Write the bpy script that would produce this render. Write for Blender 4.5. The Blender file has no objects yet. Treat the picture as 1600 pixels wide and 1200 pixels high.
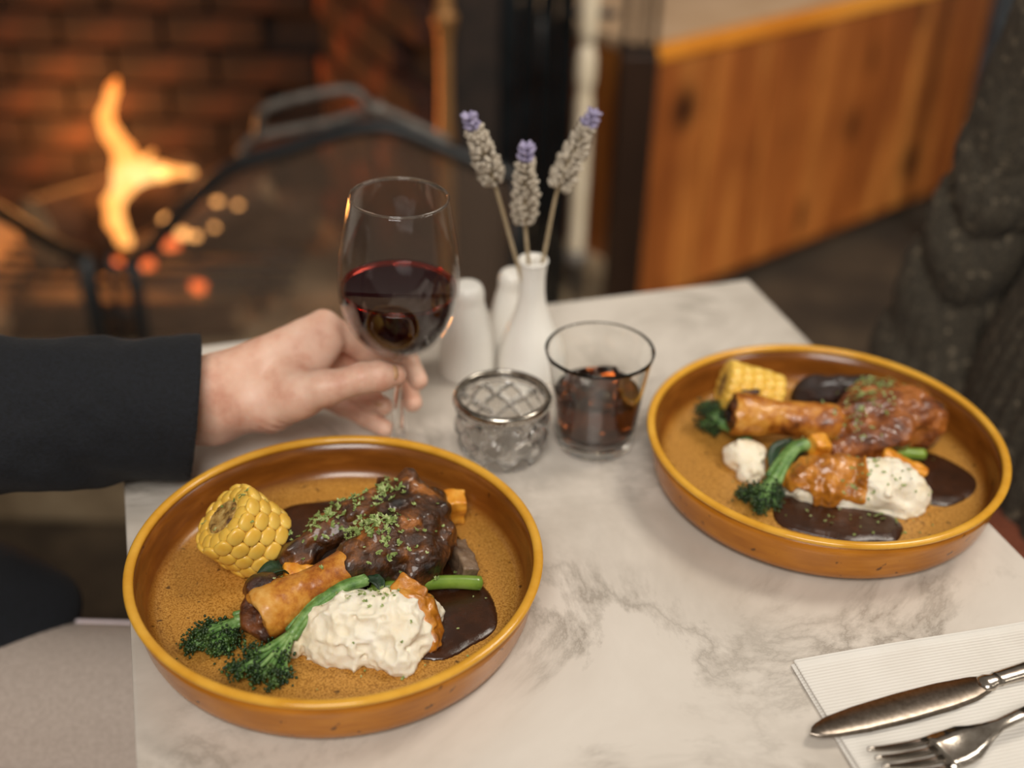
import bpy, math, random
import numpy as np
from mathutils import Vector, Matrix
from mathutils.bvhtree import BVHTree

random.seed(7)
rng = np.random.default_rng(7)
S = bpy.context.scene
COL = S.collection
T = 0.75                      # height of the table top above the floor

# ------------------------------------------------------------------ camera
cam_data = bpy.data.cameras.new('camera')
cam = bpy.data.objects.new('camera', cam_data)
COL.objects.link(cam)
S.camera = cam
cam_data.sensor_width = 36.0
cam_data.lens = 36.0 * 1910.3 / 1600.0
cam_data.clip_start = 0.02
pitch, roll = 0.5567, 0.0254
fwd = Vector((0, math.cos(pitch), -math.sin(pitch)))
up0 = Vector((0, math.sin(pitch), math.cos(pitch)))
r0 = Vector((1, 0, 0))
right = math.cos(roll) * r0 + math.sin(roll) * up0
upv = -math.sin(roll) * r0 + math.cos(roll) * up0
M = Matrix((right, upv, -fwd)).transposed().to_4x4()
M.translation = Vector((0, 0, T + 0.5589))
cam.matrix_world = M
cam_data.dof.use_dof = True
cam_data.dof.focus_distance = 0.79
cam_data.dof.aperture_fstop = 2.4

# ------------------------------------------------------------------ world, lights, exposure
S.view_settings.view_transform = 'Standard'
S.view_settings.look = 'None'
S.view_settings.gamma = 1.0
S.view_settings.use_curve_mapping = False
S.view_settings.exposure = 0.0
S.cycles.use_denoising = True
S.cycles.sample_clamp_indirect = 6.0
S.cycles.max_bounces = 12
S.cycles.transparent_max_bounces = 24
S.cycles.transmission_bounces = 12

world = bpy.data.worlds.new('world')
S.world = world
world.use_nodes = True
wb = world.node_tree.nodes['Background']
wb.inputs[0].default_value = (1.0, 0.88, 0.74, 1)
wb.inputs[1].default_value = 0.20


def area_light(name, loc, target, sx, sy, power, color):
    l = bpy.data.lights.new(name, 'AREA')
    l.shape = 'RECTANGLE'; l.size = sx; l.size_y = sy
    l.energy = power; l.color = color
    o = bpy.data.objects.new(name, l); COL.objects.link(o)
    o.location = loc
    d = Vector(target) - Vector(loc)
    o.rotation_euler = d.to_track_quat('-Z', 'Y').to_euler()
    return o


area_light('window_daylight', (-0.22, -1.55, T + 2.5), (0.0, 0.8, T), 1.4, 1.3, 78.0, (1.0, 0.955, 0.89))
area_light('ceiling_lamp_light', (0.85, 1.05, T + 1.30), (0.1, 0.75, T), 0.42, 0.42, 9.5, (1.0, 0.92, 0.80))
area_light('bench_fill_light', (1.7, 0.3, T + 1.5), (0.75, 2.5, 0.35), 0.8, 0.8, 10.0, (1.0, 0.92, 0.80)).data.spread = math.radians(75)  # unseen fill light added to brighten the pine bench, not a window


def fire_light(name, loc, power, size):
    l = bpy.data.lights.new(name, 'POINT')
    l.energy = power; l.color = (1.0, 0.36, 0.08); l.shadow_soft_size = size
    o = bpy.data.objects.new(name, l); COL.objects.link(o); o.location = loc


fire_light('fire_light', (-0.74, 2.26, 0.46), 3.0, 0.05)
fire_light('fire_glow_light', (-0.96, 2.44, 0.34), 8.0, 0.06)

# ------------------------------------------------------------------ materials


def lin(r, g, b):
    def f(c):
        c /= 255.0
        return c / 12.92 if c <= 0.04045 else ((c + 0.055) / 1.055) ** 2.4
    return (f(r), f(g), f(b), 1)


def new_mat(name):
    m = bpy.data.materials.new(name); m.use_nodes = True
    nt = m.node_tree
    return m, nt, nt.nodes, nt.links, nt.nodes['Principled BSDF']


def coords(nt, kind='Object', scale=(1, 1, 1), rot=(0, 0, 0)):
    tc = nt.nodes.new('ShaderNodeTexCoord'); mp = nt.nodes.new('ShaderNodeMapping')
    mp.inputs['Scale'].default_value = scale; mp.inputs['Rotation'].default_value = rot
    nt.links.new(tc.outputs[kind], mp.inputs[0])
    return mp.outputs[0]


def noise_node(nt, vec, scale, detail=4, rough=0.55, dist=0.0):
    n = nt.nodes.new('ShaderNodeTexNoise')
    n.inputs['Scale'].default_value = scale; n.inputs['Detail'].default_value = detail
    n.inputs['Roughness'].default_value = rough; n.inputs['Distortion'].default_value = dist
    nt.links.new(vec, n.inputs['Vector'])
    return n.outputs['Fac']


def ramp(nt, fac, stops, interp='LINEAR'):
    r = nt.nodes.new('ShaderNodeValToRGB')
    r.color_ramp.interpolation = interp
    e = r.color_ramp.elements
    while len(e) < len(stops): e.new(0.5)
    for i, (p, c) in enumerate(stops):
        e[i].position = p; e[i].color = c
    nt.links.new(fac, r.inputs[0])
    return r.outputs[0]


def bump(nt, height, strength, dist, bsdf):
    b = nt.nodes.new('ShaderNodeBump')
    b.inputs['Strength'].default_value = strength; b.inputs['Distance'].default_value = dist
    nt.links.new(height, b.inputs['Height'])
    nt.links.new(b.outputs[0], bsdf.inputs['Normal'])


def mix(nt, fac, a, b, mode='MIX'):
    m = nt.nodes.new('ShaderNodeMix'); m.data_type = 'RGBA'; m.blend_type = mode
    for sock, v in ((m.inputs[0], fac), (m.inputs[6], a), (m.inputs[7], b)):
        if isinstance(v, (int, float)): sock.default_value = v
        elif isinstance(v, tuple): sock.default_value = v
        else: nt.links.new(v, sock)
    return m.outputs[2]


def noisy(name, stops, scale, rough=0.5, detail=5, nrough=0.6, coat=0.0, bmp=None, sss=None, metal=0.0, cscale=(1, 1, 1), dist=0.0, spec=None, coords_kind='Object'):
    m, nt, n, l, b = new_mat(name)
    v = coords(nt, coords_kind, cscale)
    f = noise_node(nt, v, scale, detail, nrough, dist)
    l.new(ramp(nt, f, stops), b.inputs['Base Color'])
    b.inputs['Roughness'].default_value = rough
    b.inputs['Metallic'].default_value = metal
    b.inputs['Coat Weight'].default_value = coat
    b.inputs['Coat Roughness'].default_value = 0.12
    if spec is not None: b.inputs['Specular IOR Level'].default_value = spec
    if sss:
        b.inputs['Subsurface Weight'].default_value = sss[0]
        b.inputs['Subsurface Radius'].default_value = sss[1]
        b.inputs['Subsurface Scale'].default_value = sss[2]
    if bmp:
        bump(nt, noise_node(nt, v, bmp[0], 6, 0.65), bmp[1], bmp[2], b)
    return m


def emission(name, stops, scale, strength):
    m, nt, n, l, b = new_mat(name)
    v = coords(nt)
    l.new(ramp(nt, noise_node(nt, v, scale, 3), stops), b.inputs['Emission Color'])
    b.inputs['Emission Strength'].default_value = strength
    b.inputs['Base Color'].default_value = (0.02, 0.01, 0.005, 1)
    return m


def thin_glass(name, tint=(1, 1, 1, 1), rough=0.0, ior=1.45):
    m, nt, n, l, b = new_mat(name)
    n.remove(b)
    tr = n.new('ShaderNodeBsdfTransparent'); tr.inputs[0].default_value = tint
    gl = n.new('ShaderNodeBsdfGlossy'); gl.inputs['Roughness'].default_value = rough
    fr = n.new('ShaderNodeFresnel'); ge = n.new('ShaderNodeNewGeometry')
    mr = n.new('ShaderNodeMapRange'); mr.inputs[3].default_value = ior; mr.inputs[4].default_value = 1.0 / ior
    l.new(ge.outputs['Backfacing'], mr.inputs[0]); l.new(mr.outputs[0], fr.inputs[0])   # same reflectance on both faces of the wall
    mx = n.new('ShaderNodeMixShader')
    l.new(fr.outputs[0], mx.inputs[0]); l.new(tr.outputs[0], mx.inputs[1]); l.new(gl.outputs[0], mx.inputs[2])
    l.new(mx.outputs[0], n['Material Output'].inputs[0])
    return m


def refr_glass(name, color=(1, 1, 1, 1), ior=1.45, rough=0.0):
    m, nt, n, l, b = new_mat(name)
    b.inputs['Base Color'].default_value = color
    b.inputs['Transmission Weight'].default_value = 1.0
    b.inputs['Roughness'].default_value = rough
    b.inputs['IOR'].default_value = ior
    return m


# marble
def marble_mat():
    m, nt, n, l, b = new_mat('marble')
    v = coords(nt, 'Object', (1, 1, 1), (0, 0, 0.5))
    base = ramp(nt, noise_node(nt, v, 5.0, 6, 0.6, 0.6), [(0.30, lin(184, 174, 162)), (0.52, lin(216, 207, 196)), (0.75, lin(228, 220, 210))])
    vein = noise_node(nt, v, 5.5, 9, 0.66, 0.7)
    sub = n.new('ShaderNodeMath'); sub.operation = 'SUBTRACT'; sub.inputs[1].default_value = 0.5; l.new(vein, sub.inputs[0])
    ab = n.new('ShaderNodeMath'); ab.operation = 'ABSOLUTE'; l.new(sub.outputs[0], ab.inputs[0])
    vm = ramp(nt, ab.outputs[0], [(0.0, (1, 1, 1, 1)), (0.012, (0.6, 0.6, 0.6, 1)), (0.05, (0, 0, 0, 1))])
    patch = ramp(nt, noise_node(nt, v, 7.0, 3, 0.5), [(0.40, (0, 0, 0, 1)), (0.64, (0.7, 0.7, 0.7, 1))])
    f = mix(nt, 1.0, vm, patch, 'MULTIPLY')
    l.new(mix(nt, f, base, lin(140, 130, 118)), b.inputs['Base Color'])
    b.inputs['Roughness'].default_value = 0.22
    bump(nt, noise_node(nt, v, 60, 4), 0.05, 0.001, b)
    return m


def plate_mat():
    m, nt, n, l, b = new_mat('plate_glaze')
    v = coords(nt)
    sp = n.new('ShaderNodeSeparateXYZ'); tc = n.new('ShaderNodeTexCoord'); l.new(tc.outputs['Object'], sp.inputs[0])
    wob = noise_node(nt, v, 30, 4)
    fine = noise_node(nt, v, 900, 2, 0.5)
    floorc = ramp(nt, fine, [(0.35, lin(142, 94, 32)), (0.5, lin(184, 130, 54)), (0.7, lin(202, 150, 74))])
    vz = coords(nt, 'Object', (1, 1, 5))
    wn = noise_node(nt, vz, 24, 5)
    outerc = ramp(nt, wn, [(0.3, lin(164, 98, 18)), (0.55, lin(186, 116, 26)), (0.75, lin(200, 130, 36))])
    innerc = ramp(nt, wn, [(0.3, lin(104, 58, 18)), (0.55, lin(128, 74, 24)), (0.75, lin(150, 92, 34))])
    ln = n.new('ShaderNodeVectorMath'); ln.operation = 'LENGTH'
    cb = n.new('ShaderNodeCombineXYZ'); l.new(sp.outputs[0], cb.inputs[0]); l.new(sp.outputs[1], cb.inputs[1])
    l.new(cb.outputs[0], ln.inputs[0])
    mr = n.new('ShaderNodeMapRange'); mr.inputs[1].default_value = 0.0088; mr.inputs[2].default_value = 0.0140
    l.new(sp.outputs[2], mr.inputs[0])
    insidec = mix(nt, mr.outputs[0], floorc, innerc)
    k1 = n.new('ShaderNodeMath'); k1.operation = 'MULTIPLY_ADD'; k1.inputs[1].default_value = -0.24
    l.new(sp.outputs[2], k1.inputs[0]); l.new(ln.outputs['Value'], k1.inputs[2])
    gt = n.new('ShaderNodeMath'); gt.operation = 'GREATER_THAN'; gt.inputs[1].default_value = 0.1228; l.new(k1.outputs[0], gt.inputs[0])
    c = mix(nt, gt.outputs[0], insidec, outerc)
    spots = ramp(nt, noise_node(nt, v, 150, 2, 0.4), [(0.70, (0, 0, 0, 1)), (0.76, (0.8, 0.8, 0.8, 1))])
    c = mix(nt, spots, c, lin(62, 38, 18))
    l.new(c, b.inputs['Base Color'])
    rg = n.new('ShaderNodeMapRange'); rg.inputs[1].default_value = 0.105; rg.inputs[2].default_value = 0.122
    rg.inputs[3].default_value = 0.42; rg.inputs[4].default_value = 0.2
    l.new(ln.outputs['Value'], rg.inputs[0]); l.new(rg.outputs[0], b.inputs['Roughness'])
    bump(nt, fine, 0.08, 0.0005, b)
    return m


def wood_mat(name, dark, mid, light, scale=6.0, axis=(1, 1, 0.12), knots=True, rough=0.4):
    m, nt, n, l, b = new_mat(name)
    v = coords(nt, 'Object', axis)
    oi = n.new('ShaderNodeObjectInfo'); ad = n.new('ShaderNodeVectorMath'); ad.operation = 'ADD'
    sc = n.new('ShaderNodeVectorMath'); sc.operation = 'SCALE'; sc.inputs[3].default_value = 7.0
    l.new(oi.outputs['Random'], sc.inputs[0]); l.new(v, ad.inputs[0]); l.new(sc.outputs[0], ad.inputs[1])
    v2 = ad.outputs[0]
    f = noise_node(nt, v2, scale, 7, 0.6, 1.2)
    c = ramp(nt, f, [(0.3, dark), (0.5, mid), (0.72, light)])
    if knots:
        c = mix(nt, ramp(nt, noise_node(nt, coords(nt, 'Object', (1.2, 1.2, 0.6)), 3.2, 3, 0.5), [(0.42, (0, 0, 0, 1)), (0.66, (0.75, 0.75, 0.75, 1))]), c, dark)
        vo = n.new('ShaderNodeTexVoronoi'); vo.inputs['Scale'].default_value = 5.0
        v3 = coords(nt, 'Object', (1.0, 1.0, 0.75))
        a2 = n.new('ShaderNodeVectorMath'); a2.operation = 'ADD'; l.new(v3, a2.inputs[0]); l.new(sc.outputs[0], a2.inputs[1])
        l.new(a2.outputs[0], vo.inputs['Vector'])
        k = ramp(nt, vo.outputs['Distance'], [(0.08, (1, 1, 1, 1)), (0.26, (0, 0, 0, 1))])
        c = mix(nt, k, c, lin(48, 22, 8))
    l.new(c, b.inputs['Base Color'])
    b.inputs['Roughness'].default_value = rough
    return m


def fabric_mat(name, c1, c2, scale=260, rough=0.9, rib=None):
    m, nt, n, l, b = new_mat(name)
    v = coords(nt)
    c = ramp(nt, noise_node(nt, v, scale, 4, 0.7), [(0.35, c1), (0.65, c2)])
    if rib: c = mix(nt, ramp(nt, noise_node(nt, v, 90, 3), [(0.60, (0, 0, 0, 1)), (0.72, (1, 1, 1, 1))]), c, rib)
    l.new(c, b.inputs['Base Color'])
    b.inputs['Roughness'].default_value = rough
    b.inputs['Sheen Weight'].default_value = 0.03
    bump(nt, noise_node(nt, v, scale, 5), 0.4, 0.002, b)
    return m


def skin_mat():
    m, nt, n, l, b = new_mat('skin')
    v = coords(nt)
    f = noise_node(nt, v, 38, 5, 0.6)
    l.new(ramp(nt, f, [(0.32, lin(214, 156, 132)), (0.5, lin(232, 186, 162)), (0.7, lin(240, 202, 180))]), b.inputs['Base Color'])
    b.inputs['Roughness'].default_value = 0.48
    b.inputs['Subsurface Weight'].default_value = 0.25
    b.inputs['Subsurface Radius'].default_value = (1.0, 0.35, 0.2)
    b.inputs['Subsurface Scale'].default_value = 0.006
    bump(nt, noise_node(nt, v, 420, 5, 0.7), 0.15, 0.001, b)
    return m


def mesh_screen_mat():
    m, nt, n, l, b = new_mat('wire_mesh')
    b.inputs['Base Color'].default_value = lin(120, 98, 80); b.inputs['Roughness'].default_value = 0.6
    tc = n.new('ShaderNodeTexCoord')
    w1 = n.new('ShaderNodeTexWave'); w1.inputs['Scale'].default_value = 130; w1.bands_direction = 'X'
    w2 = n.new('ShaderNodeTexWave'); w2.inputs['Scale'].default_value = 130; w2.bands_direction = 'Z'
    l.new(tc.outputs['Object'], w1.inputs[0]); l.new(tc.outputs['Object'], w2.inputs[0])
    mxm = n.new('ShaderNodeMath'); mxm.operation = 'MAXIMUM'; l.new(w1.outputs['Fac'], mxm.inputs[0]); l.new(w2.outputs['Fac'], mxm.inputs[1])
    gt = n.new('ShaderNodeMath'); gt.operation = 'GREATER_THAN'; gt.inputs[1].default_value = 0.90; l.new(mxm.outputs[0], gt.inputs[0])
    tr = n.new('ShaderNodeBsdfTransparent')
    mx = n.new('ShaderNodeMixShader'); l.new(gt.outputs[0], mx.inputs[0]); l.new(tr.outputs[0], mx.inputs[1]); l.new(b.outputs[0], mx.inputs[2])
    l.new(mx.outputs[0], n['Material Output'].inputs[0])
    return m


def brick_mat():
    m, nt, n, l, b = new_mat('sooty_brick')
    v = coords(nt)
    oi = n.new('ShaderNodeObjectInfo')
    c = ramp(nt, oi.outputs['Random'], [(0.0, lin(64, 30, 16)), (0.35, lin(104, 50, 26)), (0.65, lin(140, 76, 42)), (1.0, lin(28, 17, 12))])
    soot = ramp(nt, noise_node(nt, v, 9, 4), [(0.32, (0, 0, 0, 1)), (0.58, (0.9, 0.9, 0.9, 1))])
    l.new(mix(nt, soot, c, lin(28, 20, 16)), b.inputs['Base Color'])
    b.inputs['Roughness'].default_value = 0.85
    bump(nt, noise_node(nt, v, 60, 5), 0.5, 0.004, b)
    return m


MARBLE = marble_mat()
PLATE = plate_mat()
RIM = noisy('plate_rim_glaze', [(0.3, lin(210, 148, 40)), (0.7, lin(230, 174, 66))], 40, 0.16)
MEAT = noisy('braised_meat', [(0.34, lin(22, 12, 6)), (0.45, lin(66, 36, 15)), (0.54, lin(110, 64, 26)), (0.62, lin(176, 108, 44)), (0.70, lin(92, 50, 22)), (0.82, lin(180, 138, 92))], 40, 0.3, 7, 0.66, coat=0.45, bmp=(190, 0.55, 0.004))
MEAT2 = noisy('glazed_meat', [(0.30, lin(44, 20, 8)), (0.45, lin(122, 62, 22)), (0.6, lin(176, 104, 42)), (0.78, lin(130, 68, 28))], 46, 0.22, 7, 0.62, coat=0.7, bmp=(170, 0.6, 0.004))
CHAR = noisy('charred_skin', [(0.3, lin(14, 8, 6)), (0.6, lin(48, 24, 14)), (0.8, lin(86, 50, 32))], 70, 0.26, 6, coat=0.5, bmp=(220, 0.6, 0.004))
GREYMEAT = noisy('grey_skin_meat', [(0.3, lin(60, 42, 30)), (0.6, lin(128, 104, 82)), (0.8, lin(160, 136, 110))], 60, 0.4, 6, coat=0.2, bmp=(160, 0.5, 0.003))
KNUCK = noisy('charred_gristle', [(0.32, lin(24, 12, 7)), (0.5, lin(72, 36, 16)), (0.66, lin(132, 74, 32)), (0.8, lin(60, 28, 14))], 60, 0.3, 6, coat=0.4, bmp=(200, 0.6, 0.004))
BONE = noisy('roasted_bone', [(0.34, lin(92, 42, 12)), (0.44, lin(168, 96, 28)), (0.54, lin(206, 140, 52)), (0.68, lin(228, 178, 98)), (0.8, lin(150, 84, 26))], 34, 0.36, 8, 0.7, coat=0.2, bmp=(120, 0.2, 0.002))
GRAVY = noisy('gravy', [(0.3, lin(42, 22, 11)), (0.6, lin(64, 35, 18)), (0.8, lin(86, 50, 28))], 50, 0.24, 5, coat=0.15, bmp=(70, 0.3, 0.003))
GLAZE = noisy('gravy_glaze', [(0.3, lin(120, 62, 14)), (0.55, lin(196, 124, 36)), (0.75, lin(222, 160, 72))], 75, 0.18, 5, coat=0.6, bmp=(160, 0.4, 0.003))
MASH = noisy('mashed_potato', [(0.3, lin(232, 212, 174)), (0.5, lin(245, 234, 210)), (0.75, lin(250, 244, 230))], 30, 0.55, 5, sss=(0.3, (1.0, 0.8, 0.5), 0.004), bmp=(190, 0.35, 0.002))
CORN = noisy('corn_kernel', [(0.3, lin(226, 174, 58)), (0.6, lin(240, 200, 94)), (0.8, lin(246, 220, 138))], 60, 0.32, 3, sss=(0.25, (1.0, 0.7, 0.2), 0.003))
CORNCUT = noisy('corn_cut_face', [(0.3, lin(214, 164, 60)), (0.55, lin(238, 200, 100)), (0.75, lin(244, 220, 150))], 130, 0.45, 5, bmp=(200, 0.5, 0.002))
COB = noisy('cob_core', [(0.36, lin(80, 48, 20)), (0.5, lin(176, 136, 70)), (0.7, lin(226, 196, 126))], 120, 0.6, 4, bmp=(220, 0.6, 0.002))
STEMG = noisy('broccolini_stem', [(0.3, lin(56, 92, 40)), (0.5, lin(98, 138, 68)), (0.72, lin(150, 180, 112))], 120, 0.4, 5, coat=0.15, bmp=(240, 0.3, 0.002))
FLORET = noisy('broccolini_floret', [(0.3, lin(14, 30, 12)), (0.52, lin(36, 64, 26)), (0.72, lin(104, 136, 62))], 130, 0.4, 4, coat=0.2)
LEAF = noisy('dark_leaf', [(0.3, lin(14, 30, 14)), (0.6, lin(30, 62, 32)), (0.8, lin(60, 96, 58))], 50, 0.5, 4, coat=0.1, bmp=(90, 0.6, 0.003))
BEAN = noisy('green_bean', [(0.3, lin(84, 116, 36)), (0.6, lin(126, 154, 58)), (0.8, lin(150, 172, 84))], 40, 0.28, 4, coat=0.3)
PUMPKIN = noisy('roast_pumpkin', [(0.3, lin(196, 110, 24)), (0.55, lin(230, 156, 44)), (0.8, lin(240, 184, 84))], 90, 0.35, 5, coat=0.4, bmp=(160, 0.4, 0.002))
PARSLEY = noisy('parsley', [(0.3, lin(84, 104, 44)), (0.5, lin(136, 154, 82)), (0.7, lin(192, 202, 146))], 300, 0.6, 2)
CERAMIC = noisy('white_ceramic', [(0.3, lin(240, 235, 226)), (0.7, lin(246, 243, 236))], 20, 0.16, 3, coat=0.3)
GLASS = thin_glass('clear_glass')
CRYSTAL = refr_glass('cut_crystal', (0.98, 0.98, 0.97, 1), 1.47)
SILVER = noisy('silver', [(0.3, lin(150, 142, 132)), (0.7, lin(206, 200, 190))], 120, 0.2, 3, metal=1.0)
STEEL = noisy('cutlery_steel', [(0.3, lin(168, 158, 146)), (0.7, lin(206, 198, 188))], 160, 0.2, 4, metal=1.0, bmp=(500, 0.05, 0.0005))
BLADE = noisy('brushed_blade', [(0.3, lin(128, 116, 104)), (0.7, lin(164, 152, 140))], 300, 0.3, 4, metal=1.0, bmp=(700, 0.1, 0.0005))
ICE = refr_glass('ice', (0.95, 0.85, 0.7, 1), 1.31, 0.08)
COLA = refr_glass('cola_drink', (0.13, 0.032, 0.007, 1), 1.34)


def wine_mat():
    m, nt, n, l, b = new_mat('red_wine')
    v = coords(nt)
    l.new(ramp(nt, noise_node(nt, v, 10, 2), [(0.3, (0.012, 0.001, 0.002, 1)), (0.7, (0.02, 0.002, 0.003, 1))]), b.inputs['Base Color'])
    b.inputs['Roughness'].default_value = 0.03
    b.inputs['Transmission Weight'].default_value = 0.0
    b.inputs['IOR'].default_value = 1.34
    return m


WINE = wine_mat()
WINE_EDGE = refr_glass('wine_meniscus', (0.75, 0.10, 0.07, 1), 1.3)
STEMDRY = noisy('dry_stem', [(0.3, lin(160, 140, 108)), (0.7, lin(190, 172, 140))], 80, 0.8)
LAVBUD = noisy('lavender_calyx', [(0.3, lin(140, 128, 112)), (0.5, lin(190, 178, 160)), (0.75, lin(218, 208, 192))], 170, 0.85, 3)
LAVTIP = noisy('lavender_petal', [(0.3, lin(134, 126, 160)), (0.7, lin(176, 168, 196))], 160, 0.8, 3)
NAPKIN = None
SKIN = skin_mat()
NAIL = noisy('nail', [(0.3, lin(196, 146, 104)), (0.7, lin(214, 168, 126))], 60, 0.25, 2, coat=0.4)
NAVY = fabric_mat('navy_cloth', lin(8, 10, 15), lin(17, 20, 28), 320)
MAUVE = fabric_mat('mauve_cloth', lin(176, 160, 148), lin(194, 178, 166), 300)
MAUVE_SEAM = fabric_mat('mauve_seam', lin(222, 204, 208), lin(234, 218, 220), 300)
KNIT = fabric_mat('olive_knit', lin(44, 39, 31), lin(82, 73, 59), 240, rib=lin(128, 115, 95))
RUST = fabric_mat('rust_cloth', lin(112, 58, 36), lin(140, 76, 50), 260)
HAIR = noisy('brown_hair', [(0.3, lin(30, 20, 14)), (0.7, lin(62, 42, 28))], 60, 0.5, 6, bmp=(200, 0.6, 0.006))
BLACKIRON = noisy('black_iron', [(0.3, lin(20, 21, 22)), (0.7, lin(38, 40, 42))], 40, 0.42, 4, bmp=(120, 0.3, 0.002))
GREYIRON = noisy('worn_grey_iron', [(0.3, lin(82, 78, 74)), (0.7, lin(134, 126, 118))], 50, 0.5, 4, metal=0.3, bmp=(120, 0.3, 0.002))
BLACKGLOSS = noisy('black_enamel', [(0.3, lin(10, 13, 15)), (0.7, lin(22, 27, 30))], 20, 0.3, 4)
CREAM = noisy('cream_enamel', [(0.3, lin(206, 190, 162)), (0.7, lin(228, 214, 190))], 30, 0.4, 4)
BRASS = noisy('dull_brass', [(0.3, lin(140, 96, 52)), (0.7, lin(190, 142, 90))], 18, 0.4, 4, metal=0.5)
BRICK = brick_mat()
SOOTBRICK = noisy('soot_black_brick', [(0.3, lin(16, 11, 8)), (0.55, lin(34, 21, 14)), (0.75, lin(78, 44, 27))], 5, 0.9, 5, bmp=(60, 0.5, 0.004))
MORTAR = noisy('sooty_mortar', [(0.3, lin(24, 18, 15)), (0.7, lin(46, 34, 27))], 30, 0.95)
STONE = noisy('hearth_stone', [(0.3, lin(110, 92, 70)), (0.55, lin(168, 146, 116)), (0.8, lin(194, 172, 140))], 9, 0.8, 5, bmp=(40, 0.4, 0.006))
FLOOR = noisy('brown_carpet', [(0.3, lin(34, 27, 20)), (0.5, lin(64, 52, 39)), (0.75, lin(104, 87, 66))], 4, 0.95, 8, 0.7, bmp=(300, 0.6, 0.004))
BARK = noisy('log_bark', [(0.3, lin(36, 24, 16)), (0.6, lin(82, 60, 42)), (0.8, lin(112, 88, 64))], 26, 0.9, 6, bmp=(60, 0.8, 0.008))
LOGEND = noisy('log_end', [(0.3, lin(120, 92, 64)), (0.7, lin(182, 150, 112))], 30, 0.85, 5)
PINE = wood_mat('knotty_pine', lin(112, 56, 22), lin(172, 98, 42), lin(214, 142, 68))
PINE_EDGE = wood_mat('pine_edge', lin(200, 116, 30), lin(232, 150, 50), lin(240, 176, 84), axis=(0.2, 1, 1), knots=False)
TOPCLOTH = noisy('beige_bench_top', [(0.3, lin(196, 160, 124)), (0.7, lin(216, 182, 148))], 12, 0.7)
DARKWOOD = wood_mat('dark_wood', lin(20, 12, 8), lin(42, 26, 16), lin(64, 40, 24), knots=False)
CHAIRWOOD = wood_mat('chair_wood', lin(66, 34, 16), lin(104, 58, 28), lin(134, 80, 42), knots=False)
MESHSCREEN = mesh_screen_mat()
PLASTER = noisy('plaster', [(0.3, lin(52, 42, 34)), (0.7, lin(66, 54, 44))], 6, 0.9)


def napkin_mat():
    m, nt, n, l, b = new_mat('paper_napkin')
    b.inputs['Base Color'].default_value = lin(240, 234, 224)
    v = coords(nt)
    l.new(ramp(nt, noise_node(nt, v, 30, 4), [(0.3, lin(224, 218, 209)), (0.7, lin(231, 226, 218))]), b.inputs['Base Color'])
    b.inputs['Roughness'].default_value = 0.9
    w = n.new('ShaderNodeTexWave'); w.bands_direction = 'Y'; w.inputs['Scale'].default_value = 130
    w.inputs['Distortion'].default_value = 0.4
    l.new(v, w.inputs[0])
    bump(nt, w.outputs['Fac'], 0.3, 0.0009, b)
    return m


NAPKIN = napkin_mat()

# ------------------------------------------------------------------ mesh helpers
REG = {}                      # surfaces that scattered herbs can land on


def mesh(name, V, F, mat, smooth=True):
    me = bpy.data.meshes.new(name)
    V = np.asarray(V, dtype=np.float32)
    me.from_pydata([tuple(map(float, v)) for v in V] if len(V) < 3000 else V.tolist(), [], [tuple(map(int, f)) for f in F] if len(F) < 3000 else np.asarray(F).tolist() if not isinstance(F, list) else F)
    me.update()
    if smooth:
        me.polygons.foreach_set('use_smooth', [True] * len(me.polygons))
    if mat: me.materials.append(mat)
    return me


def obj(name, VF, mat, parent=None, loc=None, rot=None, smooth=True):
    me = VF if isinstance(VF, bpy.types.Mesh) else mesh(name, VF[0], VF[1], mat, smooth)
    o = bpy.data.objects.new(name, me); COL.objects.link(o)
    if parent: o.parent = parent
    if loc: o.location = loc
    if rot: o.rotation_euler = rot
    return o


def tag(o, label, cat, group=None, kind=None):
    if label: o['label'] = label
    if cat: o['category'] = cat
    if group: o['group'] = group
    if kind: o['kind'] = kind
    return o


def thing(name, label, cat, loc=(0, 0, 0), rz=0.0, group=None, rot=None):
    o = bpy.data.objects.new(name, None); COL.objects.link(o)
    o.location = loc; o.rotation_euler = rot if rot else (0, 0, rz)
    o.empty_display_size = 0.02
    return tag(o, label, cat, group)


def struct(name, VF, mat, parent=None, smooth=False, loc=None, rot=None):
    o = obj(name, VF, mat, parent, loc, rot, smooth); o['kind'] = 'structure'
    return o


def join(parts):
    V, F, n = [], [], 0
    for v, f in parts:
        v = np.asarray(v, dtype=float)
        V.append(v); F += [tuple(int(i) + n for i in q) for q in f]; n += len(v)
    return np.concatenate(V), F


def lathe(profile, seg=64, closed=False):
    """profile of (r,z); r=0 ends collapse to a pole"""
    V, rings = [], []
    for r, z in profile:
        if r < 1e-7:
            rings.append([len(V)]); V.append((0, 0, z))
        else:
            rings.append(list(range(len(V), len(V) + seg)))
            for i in range(seg):
                a = 2 * math.pi * i / seg
                V.append((r * math.cos(a), r * math.sin(a), z))
    F = []
    pairs = list(zip(rings, rings[1:])) + ([(rings[-1], rings[0])] if closed else [])
    for A, B in pairs:
        for i in range(seg):
            j = (i + 1) % seg
            if len(A) == 1 and len(B) == 1: break
            if len(A) == 1: F.append((A[0], B[j], B[i]))
            elif len(B) == 1: F.append((A[i], A[j], B[0]))
            else: F.append((A[i], A[j], B[j], B[i]))
    return np.array(V), F


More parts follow.
